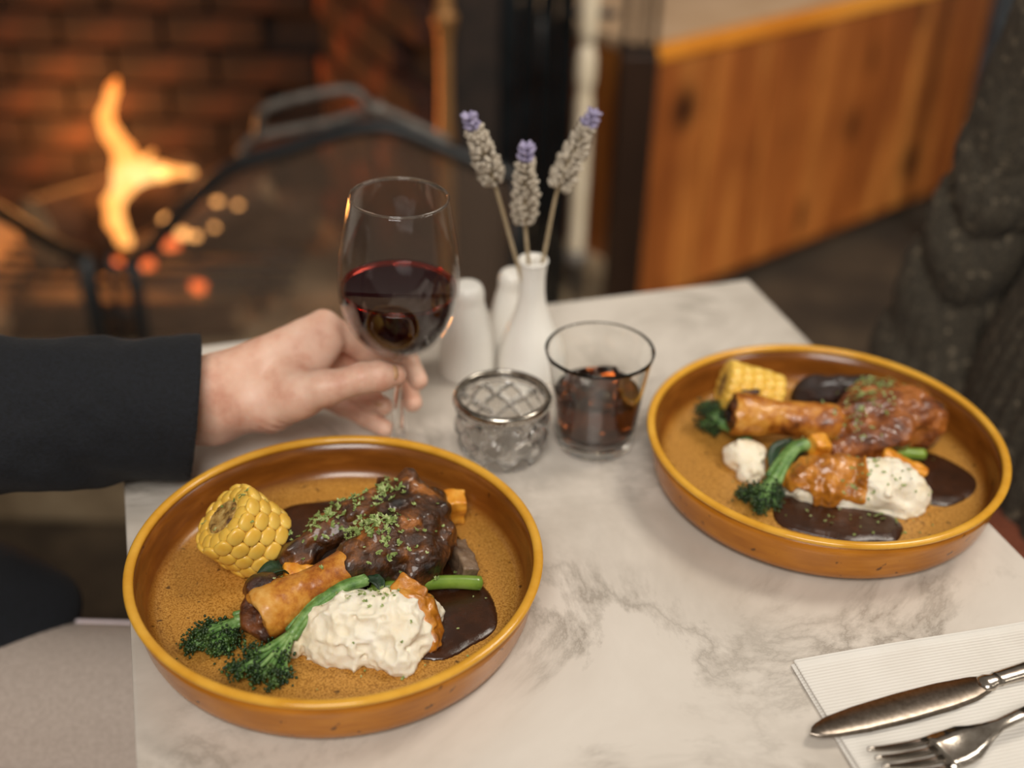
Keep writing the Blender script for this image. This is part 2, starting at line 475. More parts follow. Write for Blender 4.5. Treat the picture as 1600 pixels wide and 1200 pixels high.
def smooth_profile(pts, n=6):
    """Catmull-Rom through (r,z) points"""
    P = [np.array(p, float) for p in pts]
    P = [2 * P[0] - P[1]] + P + [2 * P[-1] - P[-2]]
    out = []
    for i in range(1, len(P) - 2):
        for k in range(n):
            t = k / n
            a, b, c, d = P[i - 1], P[i], P[i + 1], P[i + 2]
            out.append(0.5 * ((2 * b) + (c - a) * t + (2 * a - 5 * b + 4 * c - d) * t * t + (3 * b - a - 3 * c + d) * t ** 3))
    out.append(P[-2])
    return [(max(0.0, float(p[0])), *map(float, p[1:])) if len(p) == 2 else tuple(map(float, p)) for p in out]


def curve3(pts, n=6):
    P = [np.array(p, float) for p in pts]
    P = [2 * P[0] - P[1]] + P + [2 * P[-1] - P[-2]]
    out = []
    for i in range(1, len(P) - 2):
        for k in range(n):
            t = k / n
            a, b, c, d = P[i - 1], P[i], P[i + 1], P[i + 2]
            out.append(0.5 * ((2 * b) + (c - a) * t + (2 * a - 5 * b + 4 * c - d) * t * t + (3 * b - a - 3 * c + d) * t ** 3))
    out.append(P[-2])
    return np.array(out)


def tube(pts, radii, seg=10, cap=True, squash=None):
    pts = np.asarray(pts, float); n = len(pts)
    radii = [radii] * n if isinstance(radii, (int, float)) else list(radii)
    if len(radii) != n: radii = list(np.interp(np.linspace(0, 1, n), np.linspace(0, 1, len(radii)), radii))
    tang = np.gradient(pts, axis=0); tang /= np.linalg.norm(tang, axis=1)[:, None] + 1e-12
    ref = np.array([0, 0, 1.0]) if abs(tang[0][2]) < 0.9 else np.array([1.0, 0, 0])
    u = np.cross(tang[0], ref); u /= np.linalg.norm(u)
    V, F = [], []
    for i in range(n):
        u = u - tang[i] * (u @ tang[i]); u /= np.linalg.norm(u)
        w = np.cross(tang[i], u)
        for k in range(seg):
            a = 2 * math.pi * k / seg
            V.append(pts[i] + radii[i] * (math.cos(a) * u + math.sin(a) * w * (squash or 1)))
    for i in range(n - 1):
        for k in range(seg):
            j = (k + 1) % seg
            F.append((i * seg + k, i * seg + j, (i + 1) * seg + j, (i + 1) * seg + k))
    if cap:
        V.append(pts[0] - tang[0] * radii[0] * 0.5); V.append(pts[-1] + tang[-1] * radii[-1] * 0.5)
        a, b = len(V) - 2, len(V) - 1
        for k in range(seg):
            j = (k + 1) % seg
            F.append((a, j, k)); F.append((b, (n - 1) * seg + k, (n - 1) * seg + j))
    return np.array(V), F


def box(x0, x1, y0, y1, z0, z1, b=0.0):
    """box with chamfered edges"""
    if b <= 0:
        V = [(x, y, z) for z in (z0, z1) for y in (y0, y1) for x in (x0, x1)]
        return np.array(V, float), [(0, 2, 3, 1), (4, 5, 7, 6), (0, 1, 5, 4), (2, 6, 7, 3), (0, 4, 6, 2), (1, 3, 7, 5)]
    import bmesh
    bm = bmesh.new()
    vs = [bm.verts.new(v) for v in box(x0, x1, y0, y1, z0, z1)[0]]
    for f in box(0, 1, 0, 1, 0, 1)[1]: bm.faces.new([vs[i] for i in f])
    bmesh.ops.bevel(bm, geom=bm.edges[:], offset=b, segments=2, profile=0.6, affect='EDGES')
    bm.verts.index_update()
    V = np.array([v.co[:] for v in bm.verts]); F = [tuple(v.index for v in f.verts) for f in bm.faces]
    bm.free()
    return V, F


def xform(VF, loc=(0, 0, 0), rot=(0, 0, 0), scale=(1, 1, 1)):
    from mathutils import Euler
    R = np.array(Euler(rot).to_matrix())
    V = (np.asarray(VF[0], float) * np.array(scale)) @ R.T + np.array(loc)
    return V, VF[1]


def ico(r=1.0, sub=1):
    t = (1 + 5 ** 0.5) / 2
    V = [(-1, t, 0), (1, t, 0), (-1, -t, 0), (1, -t, 0), (0, -1, t), (0, 1, t), (0, -1, -t), (0, 1, -t), (t, 0, -1), (t, 0, 1), (-t, 0, -1), (-t, 0, 1)]
    V = [np.array(v) / np.linalg.norm(v) for v in V]
    F = [(0, 11, 5), (0, 5, 1), (0, 1, 7), (0, 7, 10), (0, 10, 11), (1, 5, 9), (5, 11, 4), (11, 10, 2), (10, 7, 6), (7, 1, 8), (3, 9, 4), (3, 4, 2), (3, 2, 6), (3, 6, 8), (3, 8, 9), (4, 9, 5), (2, 4, 11), (6, 2, 10), (8, 6, 7), (9, 8, 1)]
    for _ in range(sub):
        mid, G = {}, []
        def m(a, b):
            k = (min(a, b), max(a, b))
            if k not in mid:
                v = V[a] + V[b]; V.append(v / np.linalg.norm(v)); mid[k] = len(V) - 1
            return mid[k]
        for a, b, c in F:
            x, y, z = m(a, b), m(b, c), m(c, a)
            G += [(a, x, z), (b, y, x), (c, z, y), (x, y, z)]
        F = G
    return np.array(V) * r, F


# ---- implicit surfaces
def vnoise(P, scale, seed=0):
    X = [np.asarray(p, np.float32) * scale + 31.7 * (i + 1) + seed * 13.1 for i, p in enumerate(P)]
    I = [np.floor(x).astype(np.int64) for x in X]
    Fr = [x - i for x, i in zip(X, I)]
    Fr = [f * f * (3 - 2 * f) for f in Fr]
    def h(a, b, c):
        n = (a * 374761393 + b * 668265263 + c * 2147483647 + seed * 974634777) & 0x7fffffff
        n = ((n ^ (n >> 13)) * 1274126177) & 0x7fffffff
        return ((n ^ (n >> 16)) & 0xffff).astype(np.float32) / 32767.5 - 1
    r = 0
    for a in (0, 1):
        for b in (0, 1):
            for c in (0, 1):
                w = (Fr[0] if a else 1 - Fr[0]) * (Fr[1] if b else 1 - Fr[1]) * (Fr[2] if c else 1 - Fr[2])
                r = r + w * h(I[0] + a, I[1] + b, I[2] + c)
    return r


def smin(a, b, k):
    h = np.clip(0.5 + 0.5 * (b - a) / k, 0, 1)
    return b * (1 - h) + a * h - k * h * (1 - h)


def sd_cone(P, a, b, ra, rb):
    a = np.asarray(a, np.float32); b = np.asarray(b, np.float32); d = b - a
    L = float(d @ d) + 1e-12
    t = np.clip(((P[0] - a[0]) * d[0] + (P[1] - a[1]) * d[1] + (P[2] - a[2]) * d[2]) / L, 0, 1)
    return np.sqrt((P[0] - a[0] - t * d[0]) ** 2 + (P[1] - a[1] - t * d[1]) ** 2 + (P[2] - a[2] - t * d[2]) ** 2) - (ra + (rb - ra) * t)


def sd_ell(P, c, r, rz=0.0):
    x, y, z = P[0] - c[0], P[1] - c[1], P[2] - c[2]
    if rz:
        cs, sn = math.cos(rz), math.sin(rz)
        x, y = x * cs + y * sn, -x * sn + y * cs
    k0 = np.sqrt((x / r[0]) ** 2 + (y / r[1]) ** 2 + (z / r[2]) ** 2) + 1e-9
    k1 = np.sqrt((x / r[0] ** 2) ** 2 + (y / r[1] ** 2) ** 2 + (z / r[2] ** 2) ** 2) + 1e-9
    return k0 * (k0 - 1) / k1


def nets(fn, lo, hi, v):
    lo = np.array(lo, float); hi = np.array(hi, float)
    n = np.ceil((hi - lo) / v).astype(int) + 1
    ax = [lo[i] + v * np.arange(n[i]) for i in range(3)]
    P = np.meshgrid(*[a.astype(np.float32) for a in ax], indexing='ij')
    D = fn(P).astype(np.float32)
    D[0] = D[-1] = 1; D[:, 0] = D[:, -1] = 1; D[:, :, 0] = D[:, :, -1] = 1
    s = D < 0
    c = [s[i:n[0] - 1 + i, j:n[1] - 1 + j, k:n[2] - 1 + k] for i in (0, 1) for j in (0, 1) for k in (0, 1)]
    tot = sum(x.astype(np.int8) for x in c)
    act = (tot > 0) & (tot < 8)
    idx = -np.ones(act.shape, np.int64)
    cells = np.argwhere(act)
    idx[act] = np.arange(len(cells))
    corner = [(i, j, k) for i in (0, 1) for j in (0, 1) for k in (0, 1)]
    val = np.stack([D[cells[:, 0] + i, cells[:, 1] + j, cells[:, 2] + k] for i, j, k in corner], 1)
    acc = np.zeros((len(cells), 3)); cnt = np.zeros(len(cells))
    for a in range(8):
        for b in range(a + 1, 8):
            ca, cb = np.array(corner[a]), np.array(corner[b])
            if abs(ca - cb).sum() != 1: continue
            va, vb = val[:, a], val[:, b]
            msk = (va < 0) != (vb < 0)
            t = np.where(msk, va / np.where(msk, va - vb, 1), 0)
            acc += msk[:, None] * (ca + t[:, None] * (cb - ca)); cnt += msk
    V = lo + v * (cells + acc / cnt[:, None])
    Fs = []
    for axd in range(3):
        sl0 = [slice(None)] * 3; sl1 = [slice(None)] * 3
        sl0[axd] = slice(0, -1); sl1[axd] = slice(1, None)
        e = s[tuple(sl0)] != s[tuple(sl1)]
        inside0 = s[tuple(sl0)]
        q = np.argwhere(e)
        o1, o2 = (axd + 1) % 3, (axd + 2) % 3
        ok = (q[:, o1] > 0) & (q[:, o2] > 0) & (q[:, o1] < n[o1] - 1) & (q[:, o2] < n[o2] - 1)
        q = q[ok]
        ins = inside0[tuple(q.T)]
        def cell(d1, d2):
            r = q.copy(); r[:, o1] -= d1; r[:, o2] -= d2
            return idx[tuple(r.T)]
        quad = np.stack([cell(1, 1), cell(0, 1), cell(0, 0), cell(1, 0)], 1)
        quad[~ins] = quad[~ins][:, ::-1]
        Fs.append(quad)
    F = np.concatenate(Fs)
    F = F[(F >= 0).all(1)]
    return V, [tuple(f) for f in F.tolist()]


def register(key, VF, loc, rot=None):
    V = np.asarray(VF[0], float)
    if rot is not None:
        V = xform((V, None), (0, 0, 0), rot)[0]
    REG.setdefault(key, []).append((V + np.array(loc), VF[1]))


def copy_tree(o, parent=None):
    c = o.copy(); COL.objects.link(c); c.parent = parent
    for ch in o.children: copy_tree(ch, c)
    return c


# ================================================================== THE SETTING
struct('floor', box(-3.2, 3.4, -1.6, 4.6, -0.1, 0.0), FLOOR)

# firebox: back and right-hand walls of single bricks over sooty mortar, raised stone hearth
HZ = 0.13
brick_me = mesh('brick', *box(-0.104, 0.104, -0.04, 0.012, -0.034, 0.034, 0.005), BRICK, False)
half_me = mesh('brick_half', *box(-0.05, 0.05, -0.04, 0.012, -0.034, 0.034, 0.005), BRICK, False)


def brick_wall(name, p0, p1, z0, rows, full=None, half=None):
    """wall from p0 to p1 in plan; bricks stand proud towards the fire"""
    d = Vector((p1[0] - p0[0], p1[1] - p0[1])); L = d.length
    a = math.atan2(d.y, d.x)
    w = struct(name, box(0, L, 0.0, 0.12, 0, rows * 0.078 + 0.02), MORTAR, loc=(p0[0], p0[1], z0), rot=(0, 0, a))
    for r in range(rows):
        x = 0.0; z = 0.04 + r * 0.078
        if r % 2:
            obj('brick', half or half_me, None, w, (0.053, 0.012 + random.uniform(-.004, .004), z)); x = 0.112
        while x + 0.214 <= L + 0.04:
            obj('brick', full or brick_me, None, w, (x + 0.107, random.uniform(-.006, .006), z), (0, 0, random.uniform(-.012, .012)))
            x += 0.220
    return w


soot_me = mesh('brick_soot', *box(-0.104, 0.104, -0.04, 0.012, -0.034, 0.034, 0.005), SOOTBRICK, False)
soot_half = mesh('brick_soot_half', *box(-0.05, 0.05, -0.04, 0.012, -0.034, 0.034, 0.005), SOOTBRICK, False)
brick_wall('wall_firebox_back', (-1.75, 2.62), (-0.42, 2.62), HZ, 12, soot_me, soot_half)
brick_wall('wall_firebox_right', (-0.40, 2.60), (-0.128, 2.08), HZ, 12)
brick_wall('wall_firebox_left', (-1.95, 2.08), (-1.72, 2.60), HZ, 12)
struct('trim_hearth', box(-2.3, 0.20, 1.62, 2.75, 0.0, HZ, 0.012), STONE)
struct('wall_back', box(-3.2, 3.4, 4.5, 4.6, 0, 2.6), PLASTER)
struct('trim_lintel', box(-2.2, 0.0, 2.05, 2.75, HZ + 0.96, 1.4, 0.01), STONE)

# hanging brass-coloured corner post at the firebox opening
p = thing('fireplace_corner_post', 'dull brass corner post at the right edge of the fire opening', 'post', (-0.128, 2.05, HZ))
obj('shaft', lathe(smooth_profile([(0.014, 0), (0.014, 0.30), (0.017, 0.40), (0.013, 0.45), (0.013, 0.58), (0.022, 0.62), (0.013, 0.66), (0.013, 0.95)], 4), 16), BRASS, p)
obj('foot', lathe([(0, 0), (0.026, 0), (0.026, 0.02), (0.014, 0.035), (0, 0.035)], 16), BRASS, p)

# black folded fireplace door
dr = thing('fireplace_door', 'tall black folding fireplace door pushed open beside the fire', 'door', (-0.10, 2.12, HZ))
for k in range(6):
    x0 = 0.0 + k * 0.033
    dy = 0.018 * (k % 2)
    obj('door_leaf', box(x0, x0 + 0.030, dy, dy + 0.02, 0.0, 0.95, 0.004), BLACKGLOSS, dr, rot=None, smooth=False)
obj('top_rail', box(-0.01, 0.21, -0.006, 0.045, 0.95, 0.98, 0.004), BLACKIRON, dr, smooth=False)
obj('door_handle', tube([(0.135, -0.006, 0.50), (0.135, -0.03, 0.52), (0.135, -0.03, 0.60), (0.135, -0.006, 0.62)], 0.005, 8), BLACKIRON, dr)

# fire tool stand with a cream handled poker
ts = thing('fire_tool_stand', 'black iron fire tool stand on the hearth beside the folding door', 'tool stand', (0.115, 2.06, HZ))
obj('base', lathe([(0, 0), (0.07, 0), (0.072, 0.012), (0.05, 0.022), (0.02, 0.032), (0.012, 0.05), (0, 0.05)], 28), BLACKIRON, ts)
obj('upright', tube([(0.0, 0.035, 0.02), (0.0, 0.035, 0.95)], 0.009, 10), BLACKIRON, ts)
obj('cross_arm', tube([(-0.045, 0.03, 0.62), (0.045, 0.03, 0.62)], 0.007, 8), BLACKIRON, ts)
pk = thing('fire_poker', 'cream handled fire poker hanging upright on the tool stand', 'poker', (0.112, 2.045, HZ + 0.05))
obj('handle', lathe(smooth_profile([(0.0, 0.14), (0.013, 0.145), (0.0145, 0.25), (0.0150, 0.42), (0.012, 0.45), (0.0165, 0.47), (0.0165, 0.51), (0.011, 0.535), (0.016, 0.56), (0.016, 0.78), (0, 0.79)], 3), 16), CREAM, pk)
obj('shaft', tube([(0, 0, 0.0), (0, 0, 0.145)], 0.006, 10), BLACKIRON, pk)
obj('ferrule', lathe([(0, 0.125), (0.02, 0.125), (0.022, 0.14), (0.016, 0.152), (0, 0.152)], 14), GREYIRON, pk)

# dark wooden post and two iron rods at the end of the pine bench
wp = thing('dark_wood_post', 'tall dark wooden post between tool stand and pine bench', 'post', (0.205, 2.20, 0))
obj('post', box(-0.025, 0.045, -0.03, 0.04, 0.0, 0.66, 0.006), DARKWOOD, wp, smooth=False)
obj('plinth', box(-0.04, 0.06, -0.045, 0.055, 0.0, 0.10, 0.006), DARKWOOD, wp, smooth=False)
for k, x in enumerate((-0.016, 0.012, 0.036)):
    obj('rod', tube([(x, 0.0, 0.65), (x, 0.0, 1.15)], 0.006, 8), BLACKIRON, wp)

# pine bench: boards along the front, orange wooden edge, beige top
ba = math.atan2(0.637, 0.770)
pb = thing('pine_bench', 'knotty pine panelled bench with beige top and orange wooden edge', 'bench', (0.262, 2.355, 0), ba)
bw = 0.178
for k in range(7):
    obj('board', box(0.0, bw - 0.005, 0.0, 0.02, 0.045, 0.590, 0.003), PINE, pb, (k * bw, 0, 0), None, False)
obj('backing', box(0.0, 7 * bw, 0.021, 0.04, 0.03, 0.59), DARKWOOD, pb, smooth=False)
obj('kickboard', box(0.0, 7 * bw, 0.03, 0.05, 0.0, 0.05), DARKWOOD, pb, smooth=False)
obj('edge_trim', box(-0.01, 7 * bw, -0.012, 0.022, 0.590, 0.619, 0.006), PINE_EDGE, pb, smooth=False)
obj('seat_top', box(-0.01, 7 * bw, 0.022, 0.46, 0.592, 0.617, 0.004), TOPCLOTH, pb, smooth=False)
obj('end_panel', box(-0.008, 0.012, 0.01, 0.45, 0.0, 0.59), PINE, pb, smooth=False)
# dark blue-grey post behind the sweater
bp = thing('blue_steel_post', 'dark steel post with pale blue sheen behind the sweater', 'post', (1.075, 2.78, 0))
obj('post', tube([(0, 0, 0.02), (0, 0, 1.3)], 0.028, 16), noisy('blue_steel', [(0.3, lin(44, 48, 52)), (0.7, lin(92, 98, 104))], 12, 0.35, metal=0.3), bp)
obj('foot', lathe([(0, 0), (0.07, 0), (0.07, 0.015), (0.03, 0.03), (0, 0.03)], 20), BLACKIRON, bp)

# ---- fire screen
fs = thing('fire_screen', 'black iron folding fire screen with arched mesh panel and grey handle', 'fire screen', (-0.40, 1.85, HZ))
oz = HZ
ARC = [(-0.645, 0.385), (-0.600, 0.420), (-0.567, 0.458), (-0.474, 0.545), (-0.367, 0.588), (-0.222, 0.630), (-0.111, 0.592), (-0.071, 0.578), (0.0, 0.55)]
arc3 = curve3([(x + 0.40, 0, z - oz) for x, z in ARC], 5)
obj('arched_bar', tube(arc3, 0.0125, 10), BLACKIRON, fs)
obj('upper_bar', tube(curve3([(-0.445 + 0.40, 0, 0.575 - oz), (-0.416 + 0.40, 0, 0.606 - oz), (-0.30 + 0.40, 0, 0.634 - oz), (-0.222 + 0.40, 0, 0.656 - oz), (-0.16 + 0.40, 0, 0.632 - oz), (-0.111 + 0.40, 0, 0.608 - oz)], 4), 0.0075, 8), GREYIRON, fs)
obj('handle', tube(curve3([(-0.413 + 0.40, 0, 0.606 - oz), (-0.405 + 0.40, -0.012, 0.640 - oz), (-0.391 + 0.40, -0.018, 0.662 - oz), (-0.33 + 0.40, -0.018, 0.682 - oz), (-0.262 + 0.40, -0.018, 0.694 - oz), (-0.240 + 0.40, -0.012, 0.676 - oz), (-0.227 + 0.40, 0, 0.650 - oz)], 4), 0.0075, 8), GREYIRON, fs)
obj('finial', ico(0.014, 2), GREYIRON, fs, (-0.222 + 0.40, 0, 0.658 - oz))
obj('post', tube([(-0.245, 0, 0.0), (-0.245, 0, 0.39 - oz)], 0.0125, 10), BLACKIRON, fs)
obj('post', tube([(0.40, 0, 0.0), (0.40, 0, 0.55 - oz)], 0.0125, 10), BLACKIRON, fs)
obj('bottom_bar', tube([(-0.245, 0, 0.025), (0.40, 0, 0.025)], 0.010, 8), BLACKIRON, fs)


def mesh_panel(top):
    V, F = [], []
    for x, y, z in top:
        V += [(x, y - 0.001, 0.03), (x, y - 0.001, z)]
    for i in range(len(top) - 1):
        F.append((2 * i, 2 * i + 2, 2 * i + 3, 2 * i + 1))
    return np.array(V), F


obj('mesh_panel', mesh_panel([tuple(q) for q in arc3]), MESHSCREEN, fs, smooth=False)
# left wing
LW = [(-0.725, 1.85, 0.388), (-0.748, 1.80, 0.432), (-0.765, 1.74, 0.490), (-0.780, 1.68, 0.548), (-0.800, 1.58, 0.630)]
lw3 = curve3([(x + 0.40, y - 1.85, z - oz) for x, y, z in LW], 5)
obj('arched_bar', tube(lw3, 0.0125, 10), BLACKIRON, fs)
obj('post', tube([(-0.325, 0, 0.0), (-0.325, 0, 0.392 - oz)], 0.017, 10), BLACKIRON, fs)
obj('post', tube([(-0.40, -0.27, 0.0), (-0.40, -0.27, 0.63 - oz)], 0.0125, 10), BLACKIRON, fs)
obj('mesh_panel', mesh_panel([tuple(q) for q in lw3]), MESHSCREEN, fs, smooth=False)
for z in (0.06, 0.15, 0.235):
    obj('hinge', tube([(-0.325, 0, z), (-0.285, 0.006, z + 0.004), (-0.245, 0, z)], 0.006, 8), BLACKIRON, fs)
obj('hinge_rod', tube([(-0.285, 0.006, 0.0), (-0.285, 0.006, 0.26)], 0.006, 8), BLACKIRON, fs)

# ---- grate, logs, flames, embers
gr = thing('fire_grate', 'black iron grate under the burning logs', 'grate', (-0.74, 2.28, HZ))
for k in range(7):
    y = -0.15 + k * 0.05
    obj('grate_bar', tube([(-0.30, y, 0.06), (0.30, y, 0.06)], 0.008, 6), BLACKIRON, gr)
for sx in (-0.24, 0.24):
    obj('cross_bar', tube([(sx, -0.17, 0.045), (sx, 0.17, 0.045)], 0.009, 6), BLACKIRON, gr)
    for y in (-0.15, 0.15):
        obj('leg', tube([(sx, y, 0.0), (sx, y, 0.05)], 0.009, 6), BLACKIRON, gr)


def log(label, a, b, r, seed):
    a = Vector(a); b = Vector(b); d = b - a
    t = thing('firewood_log', label, 'log', tuple(a), 0, 'logs in the fire', tuple(d.to_track_quat('Z', 'Y').to_euler()))
    L = d.length; seg = 22
    V, F = [], []
    n = 8
    for i in range(n + 1):
        for k in range(seg):
            ang = 2 * math.pi * k / seg
            rr = r * (1 + 0.09 * math.sin(ang * 3 + seed) + 0.05 * math.sin(ang * 7 + i * 0.7 + seed) + 0.03 * random.uniform(-1, 1))
            V.append((rr * math.cos(ang), rr * math.sin(ang), L * i / n))
    for i in range(n):
        for k in range(seg):
            j = (k + 1) % seg
            F.append((i * seg + k, i * seg + j, (i + 1) * seg + j, (i + 1) * seg + k))
    obj('bark', (np.array(V), F), BARK, t)
    obj('cut_end', lathe([(0, -0.003), (r * 0.5, -0.003), (r * 0.96, 0.0), (r * 0.97, 0.01)], 22), LOGEND, t)
    obj('cut_end', lathe([(r * 0.97, L - 0.01), (r * 0.96, L), (r * 0.5, L + 0.003), (0, L + 0.003)], 22), LOGEND, t)


log('thick log with pale cut end at the left of the fire', (-0.93, 2.16, 0.275), (-0.70, 2.42, 0.275), 0.075, 1)
log('charred log lying at the back of the grate', (-0.67, 2.25, 0.255), (-0.42, 2.345, 0.255), 0.055, 2)
log('slim log lying in front of the grate', (-0.95, 2.02, 0.166), (-0.52, 2.05, 0.166), 0.034, 3)
log('charred log leaning up towards the right with embers on it', (-0.74, 2.155, 0.245), (-0.47, 2.175, 0.375), 0.030, 4)

FL = emission('flame', [(0.3, (1.0, 0.24, 0.03, 1)), (0.5, (1.0, 0.40, 0.09, 1)), (0.72, (1.0, 0.58, 0.22, 1))], 11, 1.9)


def flame_sdf(P):
    q = [P[0] + 0.010 * vnoise(P, 14, 3), P[1], P[2]]
    F_ = 2.12
    pts = [((-0.750, F_, 0.290), 0.013), ((-0.762, F_, 0.331), 0.015), ((-0.757, F_, 0.367), 0.013), ((-0.735, F_, 0.401), 0.014), ((-0.724, F_, 0.431), 0.026), ((-0.727, F_, 0.466), 0.019), ((-0.743, F_, 0.503), 0.016), ((-0.747, F_, 0.533), 0.014), ((-0.722, F_, 0.585), 0.008), ((-0.712, F_, 0.606), 0.004)]
    d = None
    for (a, ra), (b, rb) in zip(pts, pts[1:]):
        e = sd_cone(q, a, b, ra, rb); d = e if d is None else smin(d, e, 0.012)
    for a, ra, b, rb in [((-0.72, F_, 0.425), 0.020, (-0.655, F_, 0.432), 0.013), ((-0.655, F_, 0.434), 0.013, (-0.595, F_, 0.433), 0.006), ((-0.70, F_, 0.44), 0.012, (-0.664, F_, 0.474), 0.003)]:
        d = smin(d, sd_cone(q, a, b, ra, rb), 0.015)
    return d


fl = obj('flame', nets(flame_sdf, (-0.83, 2.06, 0.26), (-0.54, 2.18, 0.64), 0.0035), FL)
tag(fl, 'bright orange flame rising from the burning logs', 'flame')
EMB1 = emission('ember_bright', [(0.3, (1.0, 0.36, 0.08, 1)), (0.7, (1.0, 0.50, 0.16, 1))], 20, 3.2)
EMB2 = emission('ember_red', [(0.3, (1.0, 0.10, 0.02, 1)), (0.7, (1.0, 0.22, 0.05, 1))], 20, 2.0)
emb = [(-0.662, 2.12, 0.336, 1, .008), (-0.635, 2.12, 0.308, 1, .010), (-0.610, 2.12, 0.303, 1, .007), (-0.66, 2.12, 0.285, 0, .012), (-0.753, 2.12, 0.291, 1, .009), (-0.835, 2.12, 0.255, 0, .009),
       (-0.771, 2.12, 0.241, 0, .009), (-0.711, 2.12, 0.241, 0, .011), (-0.617, 2.12, 0.195, 0, .012), (-0.561, 2.12, 0.376, 1, .006), (-0.523, 2.12, 0.37, 1, .005), (-0.572, 2.12, 0.323, 1, .005), (-0.652, 2.10, 0.440, 1, 0.009)]
for k, (x, y, z, br, r) in enumerate(emb):
    V, F = ico(1.0, 1)
    V = V * np.array([r * 1.3, r, r]) * (1 + 0.2 * rng.uniform(-1, 1, (len(V), 1)))
    o = obj('ember', (V, F), EMB1 if br else EMB2, None, (x, y, z), None, False)
    tag(o, 'small glowing yellow ember among the burning logs' if br else 'small glowing red ember among the burning logs', 'ember', 'bright yellow embers' if br else 'dull red embers')

# ================================================================== THE TABLE
TY = 0.2998
tbl = thing('marble_table', 'small square cafe table with a veined cream marble top', 'table', (0.0, 0.0, 0.0))
cy, sy = math.cos(TY), math.sin(TY)
dx = np.array([cy, sy]); dyv = np.array([-sy, cy])
CR = np.array([0.2364, 1.1104]); TW, TL = 0.6136, 0.74
ctr = CR - dx * TW / 2 - dyv * TL / 2
obj('tabletop', box(-TW / 2, TW / 2, -TL / 2, TL / 2, -0.026, 0.0, 0.0025), MARBLE, tbl, (ctr[0], ctr[1], T), (0, 0, TY), False)
obj('underframe', box(-TW / 2 + 0.006, TW / 2 - 0.006, -TL / 2 + 0.006, TL / 2 - 0.006, -0.05, -0.026), BLACKIRON, tbl, (ctr[0], ctr[1], T), (0, 0, TY), False)
for ax, ay in ((-1, 1), (-1, -1), (1, 1), (1, -1)):
    q = ctr + dx * ax * (TW / 2 - 0.024) + dyv * ay * (TL / 2 - 0.024)
    obj('leg', box(-0.017, 0.017, -0.017, 0.017, 0.0, T - 0.05, 0.003), BLACKIRON, tbl, (q[0], q[1], 0), (0, 0, TY), False)

# ================================================================== PLATES
PR = 0.135


def plate(label, x, y):
    t = thing('dinner_plate', label, 'plate', (x, y, T), 0, 'amber stoneware plates')
    prof = [(0, 0.003), (0.085, 0.003), (0.088, 0.0), (0.094, 0.0), (0.098, 0.0025), (0.118, 0.0025), (0.1235, 0.0035), (0.1268, 0.0060), (0.1285, 0.011), (0.1300, 0.019), (0.1318, 0.028), (0.1335, 0.0372), (0.1290, 0.0372), (0.1276, 0.028), (0.1262, 0.020), (0.1236, 0.0135), (0.1180, 0.0096), (0.1080, 0.0078), (0.09, 0.0074), (0.05, 0.0072), (0, 0.0072)]
    body = lathe(prof, 128)
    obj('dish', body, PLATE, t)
    rim = [(0.1335, 0.0370), (0.1350, 0.0385), (0.1352, 0.0400), (0.1342, 0.0412), (0.1322, 0.0416), (0.1300, 0.0412), (0.1288, 0.0398), (0.1288, 0.0370)]
    obj('rim', lathe(rim, 128, True), RIM, t)
    return body


P1 = np.array([-0.1118, 0.6198]); P2 = np.array([0.2391, 0.7733])
b1 = plate('amber stoneware plate nearest the camera, in front of the hand', P1[0], P1[1])
b2 = plate('amber stoneware plate at the right, in front of the sweater', P2[0], P2[1])
L1 = (P1[0], P1[1], T); L2 = (P2[0], P2[1], T)
register('a', b1, L1); register('b', b2, L2)
FZ = 0.0074


def food(name, label, cat, key, VF, mat, group=None, reg=True):
    """single-mesh thing lying on a plate, authored in plate coordinates"""
    L = L1 if key == 'a' else L2
    o = obj(name, VF, mat, None, L); tag(o, label, cat, group)
    if reg: register(key, VF, L)
    return o


def pool(circles, lo, hi, h, seed, wob=0.004):
    def f(P):
        z = P[2] - FZ
        d = None
        px = P[0] + wob * vnoise(P, 50, seed); py = P[1] + wob * vnoise(P, 50, seed + 1)
        for cx, cy_, r in circles:
            e = np.sqrt((px - cx) ** 2 + (py - cy_) ** 2) - r
            d = e if d is None else smin(d, e, 0.02)
        hh = h * np.clip(-d / 0.006, 0, 1) ** 0.5
        return np.maximum(np.maximum(d * 0.5, z - hh), -(z + 0.0006)) 
    return nets(f, (lo[0], lo[1], FZ - 0.002), (hi[0], hi[1], FZ + h + 0.002), 0.0011)


def fibrous(P, axis, amp, scale, seed):
    """muscle-fibre relief stretched along an axis (2-D direction)"""
    a = np.array(axis) / np.linalg.norm(axis)
    u = P[0] * a[0] + P[1] * a[1]; w = -P[0] * a[1] + P[1] * a[0]
    return amp * vnoise([u * 0.25, w, P[2]], scale, seed)


# ------------------------------------------------------------------ left plate
food('gravy_pool', 'dark brown gravy pool spread on the nearer plate', 'gravy', 'a',
     pool([(0.076, -0.022, 0.030), (0.062, -0.042, 0.022), (0.05, 0.0, 0.04), (0.0, 0.06, 0.042), (-0.035, 0.07, 0.02), (0.045, 0.05, 0.035)], (-0.08, -0.09, 0), (0.125, 0.12, 0), 0.0028, 3),
     GRAVY, 'gravy pools')


